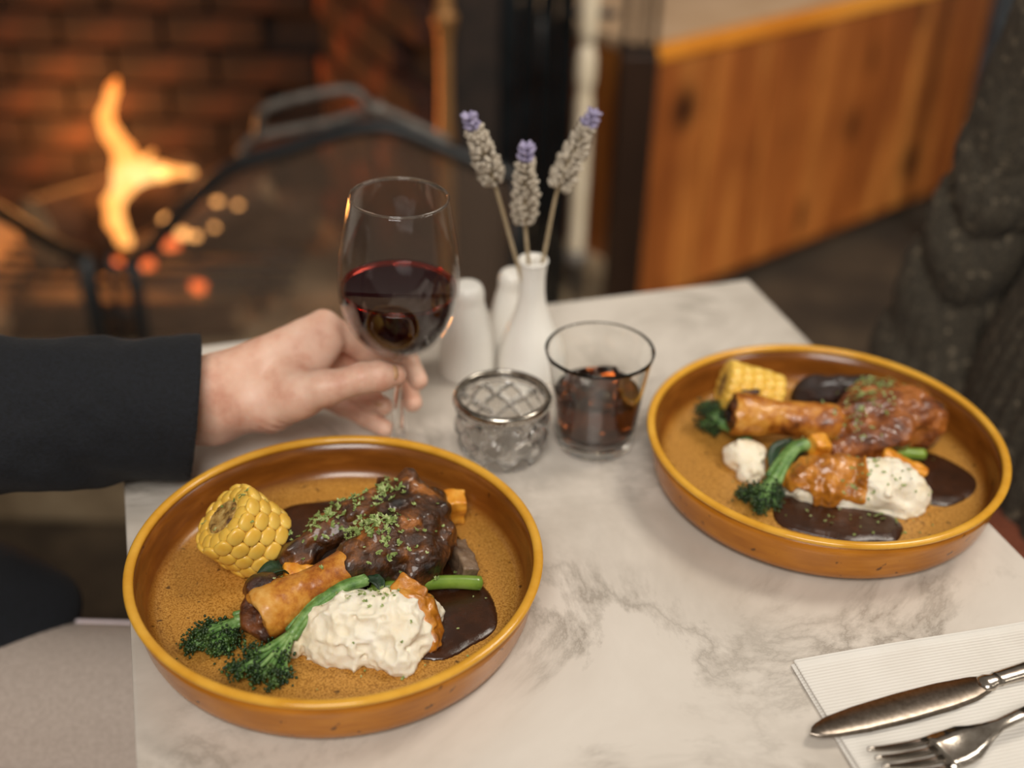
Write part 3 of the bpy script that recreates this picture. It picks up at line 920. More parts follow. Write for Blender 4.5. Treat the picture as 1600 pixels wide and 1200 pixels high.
def meat_a(P):
    n1 = vnoise(P, 55, 1); n2 = vnoise(P, 120, 2)
    q = [P[0] + 0.003 * n1, P[1] + 0.003 * vnoise(P, 60, 5), P[2]]
    d = sd_ell(q, (0.038, 0.032, 0.030), (0.042, 0.030, 0.026), 0.75)
    d = smin(d, sd_cone(q, (0.014, -0.004, 0.037), (0.032, 0.014, 0.036), 0.0165, 0.022), 0.010)
    d = smin(d, sd_cone(q, (0.052, 0.058, 0.040), (0.064, 0.032, 0.026), 0.0125, 0.013), 0.005)
    d = smin(d, sd_cone(q, (0.054, 0.066, 0.030), (0.062, 0.046, 0.014), 0.0135, 0.012), 0.005)
    d = smin(d, sd_ell(q, (0.050, 0.006, 0.026), (0.022, 0.018, 0.020), 0.3), 0.007)
    d = smin(d, sd_cone(q, (0.044, 0.068, 0.052), (0.030, 0.052, 0.040), 0.0055, 0.014), 0.005)
    d = smin(d, sd_cone(q, (0.024, 0.074, 0.040), (0.030, 0.055, 0.036), 0.007, 0.012), 0.005)
    lobe = smin(sd_cone(q, (-0.031, 0.012, 0.026), (0.004, 0.036, 0.040), 0.0105, 0.0125), sd_ell(q, (-0.029, 0.011, 0.019), (0.014, 0.012, 0.015), 0.4), 0.006)
    lobe = smin(lobe, sd_cone(q, (0.004, 0.036, 0.040), (0.030, 0.052, 0.044), 0.0125, 0.010), 0.004)
    d = smin(d, lobe, 0.0025)
    for a_, b_, ra_, rb_ in (((-0.012, 0.008, 0.040), (0.022, 0.022, 0.060), 0.005, 0.006), ((0.036, 0.024, 0.062), (0.054, 0.046, 0.056), 0.004, 0.004), ((0.040, 0.012, 0.056), (0.068, 0.022, 0.042), 0.003, 0.003)):
        d = -smin(-d, sd_cone(q, a_, b_, ra_, rb_), 0.004)
    d = d + 0.0020 * n2 + fibrous(P, (0.7, 0.75), 0.0022, 140, 7) + 0.0007 * vnoise(P, 300, 8)
    return np.maximum(d * 0.8, FZ - 0.0005 - P[2])


def shank(label, key, fn, lo, hi, mat, group, bone_pts, bone_r, knuckle, vox=0.0011):
    L = L1 if key == 'a' else L2
    t = thing('lamb_shank', label, 'lamb shank', L, 0, group)
    vf = nets(fn, lo, hi, vox)
    obj('meat', vf, mat, t); register(key, vf, L)
    a, b = np.array(bone_pts[0]), np.array(bone_pts[1])
    ax = (b - a) / np.linalg.norm(b - a)
    def bone(P):
        q = [P[0] + 0.0012 * vnoise(P, 70, 11), P[1] + 0.0012 * vnoise(P, 70, 12), P[2] + 0.0012 * vnoise(P, 70, 13)]
        d = sd_cone(q, a + ax * 0.010, b, bone_r[0] * 0.72, bone_r[1])
        d = smin(d, sd_cone(q, a + ax * 0.002, a + ax * 0.012, bone_r[0] * 1.0, bone_r[0] * 0.80), 0.010)
        s = (P[0] - a[0]) * ax[0] + (P[1] - a[1]) * ax[1] + (P[2] - a[2]) * ax[2]
        d = np.maximum(d, -(s + 0.004) + 0.002 * vnoise(P, 200, 14))
        hol = sd_cone(q, a - ax * 0.02, a + ax * 0.004, bone_r[0] * 0.62, bone_r[0] * 0.45)
        d = np.maximum(d, -hol)
        return d + 0.0004 * vnoise(P, 260, 15)
    m = np.minimum(a, b) - 0.028; M_ = np.maximum(a, b) + 0.028
    vb = nets(bone, m, M_, 0.0009)
    bo = obj('bone', vb, BONE, t); register(key, vb, L)
    bo['label'] = 'orange roasted bone'
    if knuckle:
        vk = nets(knuckle, m - 0.01, M_, 0.001)
        k = obj('charred_knuckle', vk, KNUCK, bo); k['label'] = 'dark charred bone end'
        register(key, vk, L)
    return t


ba_, bb_ = np.array((-0.0405, -0.045, 0.026)), np.array((0.014, -0.006, 0.038))


def knuckle_a(P):
    n = vnoise(P, 110, 21)
    d = sd_ell(P, (-0.0440, -0.0300, 0.0340), (0.013, 0.011, 0.009), 0.5)
    d = smin(d, sd_cone(P, (-0.050, -0.038, 0.024), (-0.0475, -0.048, 0.022), 0.007, 0.0060), 0.006)
    d = smin(d, sd_cone(P, (-0.0475, -0.048, 0.022), (-0.040, -0.056, 0.020), 0.006, 0.005), 0.006)
    d = np.minimum(d, sd_cone(P, (-0.034, -0.040, 0.026), (-0.046, -0.050, 0.024), 0.0070, 0.0055))
    return d + 0.0022 * n + 0.001 * vnoise(P, 260, 22)


shank('dark braised lamb shank with orange bone on the nearer plate', 'a', meat_a, (-0.065, -0.035, 0.002), (0.105, 0.105, 0.075), MEAT, 'lamb shanks', (ba_, bb_), (0.0165, 0.0125), knuckle_a)


def mash_a(P):
    q = [P[0] + 0.004 * vnoise(P, 60, 31), P[1] + 0.004 * vnoise(P, 60, 32), P[2] + 0.002 * vnoise(P, 60, 33)]
    d = sd_ell(q, (0.012, -0.045, 0.012), (0.030, 0.026, 0.026), 0.2)
    d = smin(d, sd_ell(q, (0.038, -0.045, 0.014), (0.030, 0.026, 0.026), -0.2), 0.008)
    d = smin(d, sd_ell(q, (0.040, -0.062, 0.010), (0.020, 0.012, 0.012), -0.4), 0.006)
    d = smin(d, sd_ell(q, (-0.013, -0.052, 0.010), (0.016, 0.012, 0.010), 0.6), 0.006)
    d = smin(d, sd_ell(q, (0.058, -0.033, 0.016), (0.012, 0.012, 0.012)), 0.004)
    r = np.abs(vnoise(P, 75, 34)); r2_ = np.abs(vnoise(P, 160, 35))
    d = d + 0.0042 * (r - 0.35) + 0.0030 * (r2_ - 0.3) + 0.0011 * vnoise(P, 330, 36)
    return np.maximum(d * 0.8, FZ - 0.0005 - P[2])


mo = food('mashed_potato', 'heap of white mashed potato with herbs on the nearer plate', 'mashed potato', 'a', nets(mash_a, (-0.045, -0.095, 0.002), (0.088, -0.005, 0.06), 0.0011), MASH, 'mashed potato servings')


def drizzle_a(P):
    d = mash_a(P) - 0.0022
    m_ = sd_cone(P, (0.052, -0.030, 0.03), (0.068, -0.052, 0.012), 0.013, 0.008)
    return np.maximum(d, m_)


obj('gravy_drizzle', nets(drizzle_a, (0.02, -0.07, 0.004), (0.09, -0.01, 0.06), 0.0011), GLAZE, mo)

# corn cob
def kernel_mesh():
    V, F = ico(1.0, 1)
    V = np.array(V)
    V = np.sign(V) * np.abs(V) ** 0.72           # boxier than a ball
    return mesh('kernel', V * np.array([0.0042, 0.0052, 0.0046]), F, CORN)


KERN = kernel_mesh()


def corn(label, key, loc, axis, rows, nk, R, group='corn cob pieces'):
    L = L1 if key == 'a' else L2
    ax = Vector(axis).normalized()
    H2 = rows * 0.0092 / 2
    t = thing('corn_cob', label, 'corn cob', (L[0] + loc[0], L[1] + loc[1], L[2] + loc[2]), 0, group, tuple(ax.to_track_quat('Z', 'Y').to_euler()))
    body = lathe(smooth_profile([(0.0, -H2), (R * 0.86, -H2), (R * 0.90, 0), (R * 0.86, H2 - 0.001), (0.0, H2 - 0.001)], 2), 24)
    obj('cob', body, CORNCUT, t)
    # cut face with a ring of sliced kernels round a pithy core
    core = lathe([(0, H2 + 0.0002), (0.006, H2 + 0.0005), (R * 0.42, H2 + 0.0012), (R * 0.5, H2 + 0.0004), (R * 0.52, H2 - 0.003)], 24)
    Vc = core[0].copy(); Vc[:, 2] += 0.0006 * rng.uniform(-1, 1, len(Vc))
    obj('core', (Vc, core[1]), COB, t)
    for k in range(nk):
        a = 2 * math.pi * k / nk
        rr = R * 0.74
        o = obj('kernel', KERN, None, t, (rr * math.cos(a), rr * math.sin(a), H2 - 0.0012), (0, 0.2, a))
        o.scale = (1.25, 1.0 * R / 0.0255, 0.55)
    for i in range(rows):
        for k in range(nk):
            a = 2 * math.pi * (k + 0.5 * (i % 2)) / nk
            z = -H2 + (i + 0.5) * 0.0092
            rr = R * (0.95 - 0.02 * ((i - rows / 2) / rows) ** 2) + random.uniform(-0.0005, 0.0005)
            o = obj('kernel', KERN, None, t, (rr * math.cos(a), rr * math.sin(a), z), (random.uniform(-.08, .08), random.uniform(-.08, .08), a))
            o.scale = (0.66 + random.uniform(-.06, .06), 1.18 * R / 0.0245, 1.18)
    reg = lathe([(0, -H2), (R, -H2), (R, H2), (0, H2)], 16)
    V = xform(reg, (0, 0, 0), ax.to_track_quat('Z', 'Y').to_euler())[0]
    register(key, (V, reg[1]), (L[0] + loc[0], L[1] + loc[1], L[2] + loc[2]))
    return t


corn('chunk of yellow corn cob at the left of the nearer plate', 'a', (-0.067, 0.026, FZ + 0.0275), (-0.62, -0.16, 0.74), 4, 13, 0.0258)


# broccolini
def broccolini(label, key, stem_pts, r0_, r1_, head, spread, nb, leaf=None, group='broccolini stems'):
    L = L1 if key == 'a' else L2
    t = thing('broccolini', label, 'broccolini', L, 0, group)
    c = curve3(stem_pts, 6)
    vf = tube(c, [r0_, r1_ * 0.9, r1_], 12)
    side = np.cross(c[-1] - c[0], (0, 0, 1)); side /= np.linalg.norm(side)
    wv = np.linspace(0, 1, len(c))[:, None]
    st2 = tube(c + side * (r0_ * 0.5 + 0.0022 * wv ** 2) + np.array((0, 0, 0.0012)), [r0_ * 0.5, r1_ * 0.42, r1_ * 0.4], 10)
    st3 = tube(c - side * (r0_ * 0.4 + 0.0035 * wv ** 2) + np.array((0, 0, 0.0006)), [r0_ * 0.45, r1_ * 0.4, r1_ * 0.36], 10)
    vf = join([tube(c, [r0_ * 0.85, r1_ * 0.75, r1_ * 0.7], 12), st2, st3])
    obj('stem', vf, STEMG, t); register(key, vf, L)
    base = c[-1]; d0 = c[-1] - c[-4]; d0 /= np.linalg.norm(d0)
    head = np.array(head)
    twigs, buds = [], []
    for k in range(nb):
        off = rng.normal(0, 1, 3); off /= np.linalg.norm(off) + 1e-9
        off *= np.array(spread) * rng.uniform(0.35, 1.0) ** 0.5
        tip = head + off
        tip[2] = max(tip[2], FZ + 0.003)
        midp = base * 0.45 + tip * 0.55 + d0 * 0.003
        twigs.append(tube(curve3([base - d0 * 0.004, midp, tip], 3), [0.0019, 0.0011], 6))
        for j in range(30):
            p_ = tip + rng.normal(0, 0.0025, 3); p_[2] = max(p_[2], FZ + 0.0012)
            s = rng.uniform(0.0006, 0.0012)
            buds.append(xform(ico(s, 0), p_, rng.uniform(-1, 1, 3), (1, 1, rng.uniform(1.0, 1.6))))
    obj('twigs', join(twigs), STEMG, t)
    f = join(buds)
    obj('floret', f, FLORET, t)
    register(key, f, L)
    if leaf:
        for pts, w in leaf:
            cc = curve3(pts, 5); V, F = [], []
            n = len(cc)
            for i, p_ in enumerate(cc):
                s_ = i / (n - 1)
                ww = w * math.sin(math.pi * min(0.97, 0.12 + 0.85 * s_)) ** 0.8
                tg = cc[min(i + 1, n - 1)] - cc[max(i - 1, 0)]; tg /= np.linalg.norm(tg)
                sd = np.cross(tg, (0, 0, 1)); sd /= np.linalg.norm(sd) + 1e-9
                wv_ = rng.normal(0, 0.0008)
                for u, dz in ((-1, 0.003 + 1.4 * wv_), (-0.5, 0.0006), (0, -0.0012), (0.5, 0.0006), (1, 0.003)):
                    V.append(p_ + sd * ww * u + np.array((0, 0, dz * ww / 0.008)))
            for i in range(n - 1):
                for k in range(4): F.append((i * 5 + k, i * 5 + k + 1, (i + 1) * 5 + k + 1, (i + 1) * 5 + k))
            lf = obj('leaf', (np.array(V), F), LEAF, t)
            so = lf.modifiers.new('thickness', 'SOLIDIFY'); so.thickness = 0.0007
    return t


broccolini('long broccolini stem against the mash on the nearer plate', 'a',
           [(0.022, -0.022, 0.036), (0.004, -0.030, 0.034), (-0.012, -0.044, 0.028), (-0.022, -0.058, 0.021)], 0.0044, 0.0052, (-0.037, -0.075, 0.013), (0.021, 0.018, 0.011), 34,
           [([(0.022, -0.021, 0.037), (0.029, -0.024, 0.037), (0.033, -0.030, 0.034)], 0.004)])
broccolini('short broccolini floret under the bone end on the nearer plate', 'a',
           [(-0.034, -0.030, 0.014), (-0.048, -0.036, 0.018), (-0.060, -0.042, 0.017)], 0.0048, 0.0050, (-0.074, -0.054, 0.011), (0.018, 0.014, 0.009), 26,
           [([(-0.030, -0.004, 0.022), (-0.038, -0.010, 0.034), (-0.049, -0.022, 0.036)], 0.0065), ([(-0.028, 0.006, 0.016), (-0.036, 0.000, 0.026), (-0.050, -0.012, 0.020)], 0.0065)])

# bean, pumpkin, meat offcut
vf = tube(curve3([(0.024, -0.014, 0.022), (0.050, -0.008, 0.021), (0.075, -0.001, 0.018), (0.094, 0.003, 0.014)], 6), [0.0040, 0.0047, 0.0046, 0.0050], 14)
bn = food('green_bean', 'shiny green bean stalk lying across gravy on the nearer plate', 'green bean', 'a', vf, BEAN, 'green beans')


def chunk(name, label, key, c, size, rot, mat, cat, seed, group):
    def f(P):
        from mathutils import Euler
        R = np.array(Euler(rot).to_matrix()).T
        x = [P[0] - c[0], P[1] - c[1], P[2] - c[2]]
        y = [R[i][0] * x[0] + R[i][1] * x[1] + R[i][2] * x[2] for i in range(3)]
        q = [np.abs(y[i]) - size[i] * (0.8 + 0.0 * y[i]) for i in range(3)]
        o_ = np.sqrt(sum(np.maximum(a, 0) ** 2 for a in q)) + np.minimum(np.maximum(q[0], np.maximum(q[1], q[2])), 0) - min(size) * 0.2
        return o_ + 0.0010 * vnoise(P, 130, seed) + 0.0006 * vnoise(P, 300, seed + 1)
    s = max(size) * 1.9
    return food(name, label, cat, key, nets(f, np.array(c) - s, np.array(c) + s, 0.0009), mat, group)


chunk('pumpkin_cube', 'small orange pumpkin cube behind the meat on the nearer plate', 'a', (0.072, 0.078, FZ + 0.0125), (0.0085, 0.008, 0.011), (0.1, 0.1, 0.2), PUMPKIN, 'pumpkin', 51, 'roast pumpkin pieces')
chunk('pumpkin_cube', 'glazed orange pumpkin chunk on top of the mash beside the bean', 'a', (0.049, -0.030, 0.033), (0.0115, 0.0085, 0.006), (0.35, 0.3, -0.5), GLAZE, 'pumpkin', 52, 'roast pumpkin pieces')
chunk('pumpkin_slice', 'orange pumpkin slice tucked behind the bone on the nearer plate', 'a', (-0.022, -0.004, 0.022), (0.016, 0.007, 0.006), (0.2, 0.25, 0.3), PUMPKIN, 'pumpkin', 53, 'roast pumpkin pieces')
chunk('meat_offcut', 'greyish meat flap beside the green bean on the nearer plate', 'a', (0.081, 0.022, FZ + 0.008), (0.006, 0.020, 0.0085), (0.0, 0.3, 0.35), GREYMEAT, 'meat', 54, 'meat offcuts')

# ------------------------------------------------------------------ right plate
food('gravy_pool', 'dark brown gravy pool around the mash on the farther plate', 'gravy', 'b',
     pool([(0.088, -0.012, 0.032), (0.066, 0.0, 0.03), (0.04, 0.03, 0.03), (-0.02, -0.055, 0.026), (0.010, -0.066, 0.024), (0.034, -0.072, 0.014)], (-0.07, -0.115, 0), (0.13, 0.08, 0), 0.0026, 61), GRAVY, 'gravy pools')


def meat_b(P):
    n1 = vnoise(P, 50, 71)
    q = [P[0] + 0.003 * n1, P[1] + 0.003 * vnoise(P, 60, 72), P[2]]
    d = sd_ell(q, (0.060, 0.048, 0.026), (0.042, 0.030, 0.026), 0.05)
    d = smin(d, sd_ell(q, (0.084, 0.042, 0.026), (0.022, 0.024, 0.024), 0.2), 0.010)
    d = smin(d, sd_cone(q, (0.006, 0.027, 0.030), (0.03, 0.030, 0.030), 0.011, 0.018), 0.008)
    d = smin(d, sd_cone(q, (0.012, 0.002, 0.022), (0.060, 0.018, 0.030), 0.010, 0.015), 0.006)
    d = smin(d, sd_cone(q, (0.05, 0.07, 0.034), (0.085, 0.062, 0.034), 0.012, 0.012), 0.008)
    d = -smin(-d, sd_cone(q, (0.01, 0.018, 0.036), (0.05, 0.030, 0.056), 0.003, 0.004), 0.003)
    d = d + 0.0018 * vnoise(P, 110, 73) + fibrous(P, (1, 0.15), 0.0016, 150, 74) + 0.0007 * vnoise(P, 300, 75)
    return np.maximum(d * 0.8, FZ - 0.0005 - P[2])


ca_, cb_ = np.array((-0.060, 0.034, 0.034)), np.array((0.010, 0.029, 0.031))


def knuckle_b(P):
    d = sd_ell(P, (-0.063, 0.035, 0.033), (0.006, 0.013, 0.014))
    d = np.maximum(d, -sd_ell(P, (-0.066, 0.035, 0.034), (0.004, 0.008, 0.009)))
    d = np.minimum(d, sd_cone(P, (-0.063, 0.045, 0.044), (-0.045, 0.046, 0.0475), 0.003, 0.0018))
    return d + 0.0018 * vnoise(P, 130, 76) + 0.001 * vnoise(P, 260, 77)


shank('glossy glazed lamb shank with orange bone on the farther plate', 'b', meat_b, (-0.02, -0.02, 0.002), (0.12, 0.10, 0.075), MEAT2, 'lamb shanks', (ca_, cb_), (0.0180, 0.0155), knuckle_b)


def dark_b(P):
    d = sd_ell(P, (0.020, 0.082, 0.020), (0.028, 0.012, 0.022), -0.1)
    d = smin(d, sd_cone(P, (0.03, 0.082, 0.036), (0.056, 0.084, 0.032), 0.008, 0.008), 0.006)
    return np.maximum(d + 0.0025 * vnoise(P, 60, 81) + fibrous(P, (1, 0.3), 0.0012, 140, 82), FZ - P[2])


food('meat_offcut', 'dark roasted meat slab behind the shank on the farther plate', 'meat', 'b', nets(dark_b, (-0.03, 0.05, 0.002), (0.08, 0.115, 0.06), 0.0012), CHAR, 'meat offcuts')
corn('yellow corn cob piece lying behind the bone on the farther plate', 'b', (-0.045, 0.074, FZ + 0.0215), (-0.9, 0.05, 0.25), 5, 14, 0.0205)


def mash_b(P):
    q = [P[0] + 0.004 * vnoise(P, 60, 91), P[1] + 0.004 * vnoise(P, 60, 92), P[2] + 0.002 * vnoise(P, 60, 93)]
    d = sd_ell(q, (-0.002, -0.030, 0.012), (0.032, 0.022, 0.024), -0.15)
    d = smin(d, sd_ell(q, (0.038, -0.034, 0.012), (0.034, 0.023, 0.027), -0.15), 0.008)
    d = smin(d, sd_ell(q, (0.040, -0.050, 0.008), (0.026, 0.010, 0.010), -0.2), 0.006)
    d = smin(d, sd_ell(q, (0.058, -0.042, 0.010), (0.014, 0.012, 0.016)), 0.006)
    r = np.abs(vnoise(P, 80, 94)); r2_ = np.abs(vnoise(P, 160, 95))
    d = d - 0.004 * (r - 0.35) - 0.0018 * (r2_ - 0.3) + 0.0006 * vnoise(P, 400, 96)
    return np.maximum(d * 0.8, FZ - 0.0005 - P[2])


mb = food('mashed_potato', 'heap of mashed potato half coated in gravy on the farther plate', 'mashed potato', 'b', nets(mash_b, (-0.05, -0.075, 0.002), (0.095, 0.005, 0.06), 0.0012), MASH, 'mashed potato servings')


def drizzle_b(P):
    m_ = sd_ell(P, (-0.006, -0.027, 0.024), (0.034, 0.027, 0.026), -0.2) + 0.011 * vnoise(P, 75, 97)
    return np.maximum(mash_b(P) - 0.0016 - 0.0012 * vnoise(P, 90, 98), m_)


obj('gravy_drizzle', nets(drizzle_b, (-0.05, -0.07, 0.006), (0.05, 0.01, 0.06), 0.0012), GLAZE, mb)


def lump_b(P):
    d = sd_ell(P, (-0.058, 0.004, 0.014), (0.017, 0.014, 0.014))
    d = smin(d, sd_ell(P, (-0.056, -0.014, 0.010), (0.011, 0.010, 0.009)), 0.006)
    return np.maximum(d - 0.004 * (np.abs(vnoise(P, 90, 101)) - 0.35) - 0.001 * vnoise(P, 220, 102), FZ - 0.0005 - P[2])


food('mashed_potato', 'small lump of mash under the bone on the farther plate', 'mashed potato', 'b', nets(lump_b, (-0.085, -0.035, 0.002), (-0.03, 0.03, 0.04), 0.0011), MASH, 'mashed potato servings')
broccolini('broccolini stem leaning on gravy coated mash on the farther plate', 'b',
           [(-0.008, 0.000, 0.030), (-0.022, -0.006, 0.030), (-0.034, -0.020, 0.024), (-0.042, -0.032, 0.019)], 0.0058, 0.0062, (-0.052, -0.046, 0.013), (0.017, 0.015, 0.010), 30,
           [([(-0.020, 0.012, 0.026), (-0.036, 0.000, 0.024), (-0.040, -0.016, 0.014)], 0.0045), ([(-0.012, 0.010, 0.018), (-0.026, -0.012, 0.020), (-0.034, -0.034, 0.012)], 0.005)])
broccolini('dark broccolini floret beside the corn on the farther plate', 'b',
           [(-0.050, 0.028, 0.012), (-0.060, 0.036, 0.016), (-0.068, 0.044, 0.017)], 0.0045, 0.005, (-0.077, 0.050, 0.020), (0.014, 0.014, 0.012), 22)
chunk('pumpkin_cube', 'small orange pumpkin cube between shank and mash on the farther plate', 'b', (-0.004, -0.003, 0.031), (0.0075, 0.007, 0.007), (0.2, 0.2, 0.3), PUMPKIN, 'pumpkin', 55, 'roast pumpkin pieces')
chunk('carrot_baton', 'orange carrot baton beside the mash on the farther plate', 'b', (0.062, -0.008, 0.0185), (0.021, 0.0055, 0.005), (0.0, 0.28, -0.42), PUMPKIN, 'carrot', 56, 'roast pumpkin pieces')
vf = tube(curve3([(0.056, 0.010, 0.017), (0.070, 0.011, 0.016), (0.084, 0.013, 0.0145)], 5), [0.0045, 0.0048, 0.0046], 12)
food('green_bean', 'short green bean piece floating in gravy on the farther plate', 'green bean', 'b', vf, BEAN, 'green beans')


# ------------------------------------------------------------------ chopped parsley (scattered on what lies below)
def parsley(key, clusters, label):
    bv = []
    for V, F in REG[key]:
        bv.append(BVHTree.FromPolygons([tuple(map(float, v)) for v in V], F))
    L = L1 if key == 'a' else L2
    V, F = [], []
    for cx, cy_, sp, n, smin_, smax_ in clusters:
        for _ in range(n):
            x, y = cx + random.gauss(0, sp), cy_ + random.gauss(0, sp)
            if x * x + y * y > 0.115 ** 2: continue
            best = None
            for b in bv:
                hit = b.ray_cast(Vector((L[0] + x, L[1] + y, T + 0.2)), Vector((0, 0, -1)))
                if hit[0] is not None and (best is None or hit[0].z > best[0].z): best = hit
            if best is None: continue
            p_ = best[0]; nrm = (best[1] + Vector((0, 0, 0.4))).normalized()
            if nrm.z < 0: nrm = -nrm
            tx = nrm.orthogonal().normalized(); ty = nrm.cross(tx)
            a = random.uniform(0, 6.28)
            u = math.cos(a) * tx + math.sin(a) * ty; w = nrm.cross(u)
            s = random.uniform(smin_, smax_)
            # three-lobed curled shard
            nl = random.choice((2, 3, 3, 4))
            for k in range(nl):
                th = (k - (nl - 1) / 2) * 0.9 + random.uniform(-.2, .2)
                dd = math.cos(th) * u + math.sin(th) * w
                sd = -math.sin(th) * u + math.cos(th) * w
                base = p_ + nrm * (0.0003 + random.uniform(0, 0.0006))
                lift = nrm * s * random.uniform(0.1, 0.75)
                i = len(V)
                for q in (base, base + dd * s * 0.6 + sd * s * 0.30 + lift * 0.5, base + dd * s + lift, base + dd * s * 0.6 - sd * s * 0.30 + lift * 0.3):
                    V.append((q.x - L[0], q.y - L[1], q.z - L[2]))
                F += [(i, i + 1, i + 2), (i, i + 2, i + 3)]
    o = obj('chopped_parsley', (np.array(V), F), PARSLEY, None, L, None, False)
    so = o.modifiers.new('thickness', 'SOLIDIFY'); so.thickness = 0.00025
    tag(o, label, 'parsley', 'chopped parsley', 'stuff')


parsley('a', [(0.006, 0.042, 0.010, 46, .0018, .0036), (-0.008, 0.034, 0.009, 50, .0018, .0036), (0.022, 0.052, 0.008, 44, .0018, .0036), (0.016, 0.010, 0.008, 54, .0018, .0036), (0.030, 0.006, 0.008, 54, .0018, .004), (-0.020, 0.022, 0.010, 40, .0015, .0028),
              (0.045, 0.03, 0.02, 26, .0012, .0028), (0.03, -0.045, 0.014, 18, .0012, .0024), (0.034, -0.036, 0.005, 14, .0012, .0024), (-0.069, 0.027, 0.012, 12, .0014, .003), (0.0, -0.02, 0.07, 26, .0007, .0014)],
        'chopped green parsley sprinkled over the food on the nearer plate')
parsley('b', [(0.050, 0.060, 0.010, 60, .0014, .0028), (0.040, 0.040, 0.012, 40, .0014, .0028), (0.026, 0.018, 0.010, 24, .0014, .0026), (0.030, -0.046, 0.016, 46, .0010, .0022), (0.0, -0.03, 0.02, 26, .0010, .002), (0.02, -0.06, 0.03, 26, .0009, .0018), (0.0, 0.0, 0.075, 40, .0007, .0015)],
        'chopped green parsley sprinkled over the food on the farther plate')

# ================================================================== TABLE THINGS
# wine glass (tilted slightly as it is held)
wg = thing('wine_glass', 'stemmed wine glass of dark red wine held in the hand', 'wine glass', (-0.088, 0.787, T + 0.0008), rot=(0.0, 0.030, 0.0))
outer = smooth_profile([(0.005, 0.0890), (0.013, 0.0945), (0.030, 0.1080), (0.0405, 0.1270), (0.0440, 0.1480), (0.0428, 0.1720), (0.0390, 0.1960), (0.0350, 0.2180)], 6)
foot = [(0.0, 0.0), (0.033, 0.0), (0.0335, 0.0010), (0.0325, 0.0020), (0.022, 0.0040), (0.011, 0.0075), (0.0068, 0.014), (0.0048, 0.026), (0.0038, 0.045), (0.0037, 0.065), (0.0042, 0.080)]
inner = [(max(0, r - 0.0013), z + 0.0008) for r, z in outer]
inner[0] = (0.0, 0.0925); inner[1] = (0.006, 0.0935)
prof_bowl = [(0.0042, 0.080)] + outer + [(0.0348, 0.2187), (0.0342, 0.2189), (0.0337, 0.2187)] + inner[::-1]
obj('bowl', lathe(prof_bowl, 72), GLASS, wg)
obj('rim', lathe([(0.0343 + 0.0009 * math.cos(a), 0.2186 + 0.0009 * math.sin(a)) for a in [k * math.pi / 4 for k in range(8)]], 72, True), CRYSTAL, wg)
obj('stem', lathe(foot[5:], 32), CRYSTAL, wg)
obj('foot', lathe(foot[:6], 56), GLASS, wg)
lev = 0.147
wp_ = [(max(0.0, r - 0.00035), z + 0.0002) for r, z in inner if z < lev - 0.001]
rl = float(np.interp(lev, [z for r, z in inner], [r for r, z in inner])) - 0.00035
win = obj('wine', lathe([(0, wp_[0][1])] + wp_[1:] + [(rl, lev), (rl - 0.002, lev - 0.0008), (0, lev - 0.001)], 72), WINE, wg)
obj('wine_edge', lathe([(rl - 0.0022, lev - 0.0006), (rl - 0.0003, lev + 0.0002), (rl - 0.0003, lev + 0.0030), (rl - 0.0011, lev + 0.0018), (rl - 0.0022, lev + 0.0002)], 72, True), WINE_EDGE, win)
win['label'] = 'dark red wine'

# tumbler with cola and ice
tb = thing('tumbler', 'glass tumbler of dark cola with ice', 'glass', (0.067, 0.813, T))
to = smooth_profile([(0.0285, 0.0), (0.0310, 0.004), (0.0325, 0.016), (0.0355, 0.045), (0.0400, 0.075), (0.0425, 0.0866)], 4)
ti = [(0.0, 0.0095), (0.026, 0.0100), (0.0300, 0.0135)] + [(r - 0.0020, z) for r, z in to if z > 0.018]
ti[-1] = (0.0410, 0.0866)
obj('glass_body', lathe([(0, 0.001), (0.026, 0.001)] + to + [(0.0418, 0.0876)] + ti[::-1], 72), CRYSTAL, tb)
lv = 0.050
rcl = float(np.interp(lv, [z for r, z in ti], [r for r, z in ti])) - 0.0003
cl = [(0, 0.0100)] + [(max(0, r - 0.0003), z + 0.0003) for r, z in ti[1:] if z < lv - 0.001] + [(rcl, lv), (rcl - 0.0015, lv - 0.0007), (0, lv - 0.0008)]
o = obj('cola', lathe(cl, 64), COLA, tb); o['label'] = 'dark brown cola'
for k, (x, y, z, r) in enumerate([(0.008, 0.010, 0.052, (0.3, 0.2, 0.4)), (-0.012, 0.004, 0.050, (0.5, -0.3, 1.1)), (0.004, -0.013, 0.049, (-0.3, 0.4, 0.2))]):
    obj('ice_cube', box(-0.0095, 0.0095, -0.0095, 0.0095, -0.0085, 0.0085, 0.003), ICE, tb, (x, y, z), r)

# cut-glass bowl with beaded silver rim
cg = thing('cut_glass_bowl', 'small cut glass bowl with beaded silver rim', 'glass bowl', (-0.007, 0.794, T))


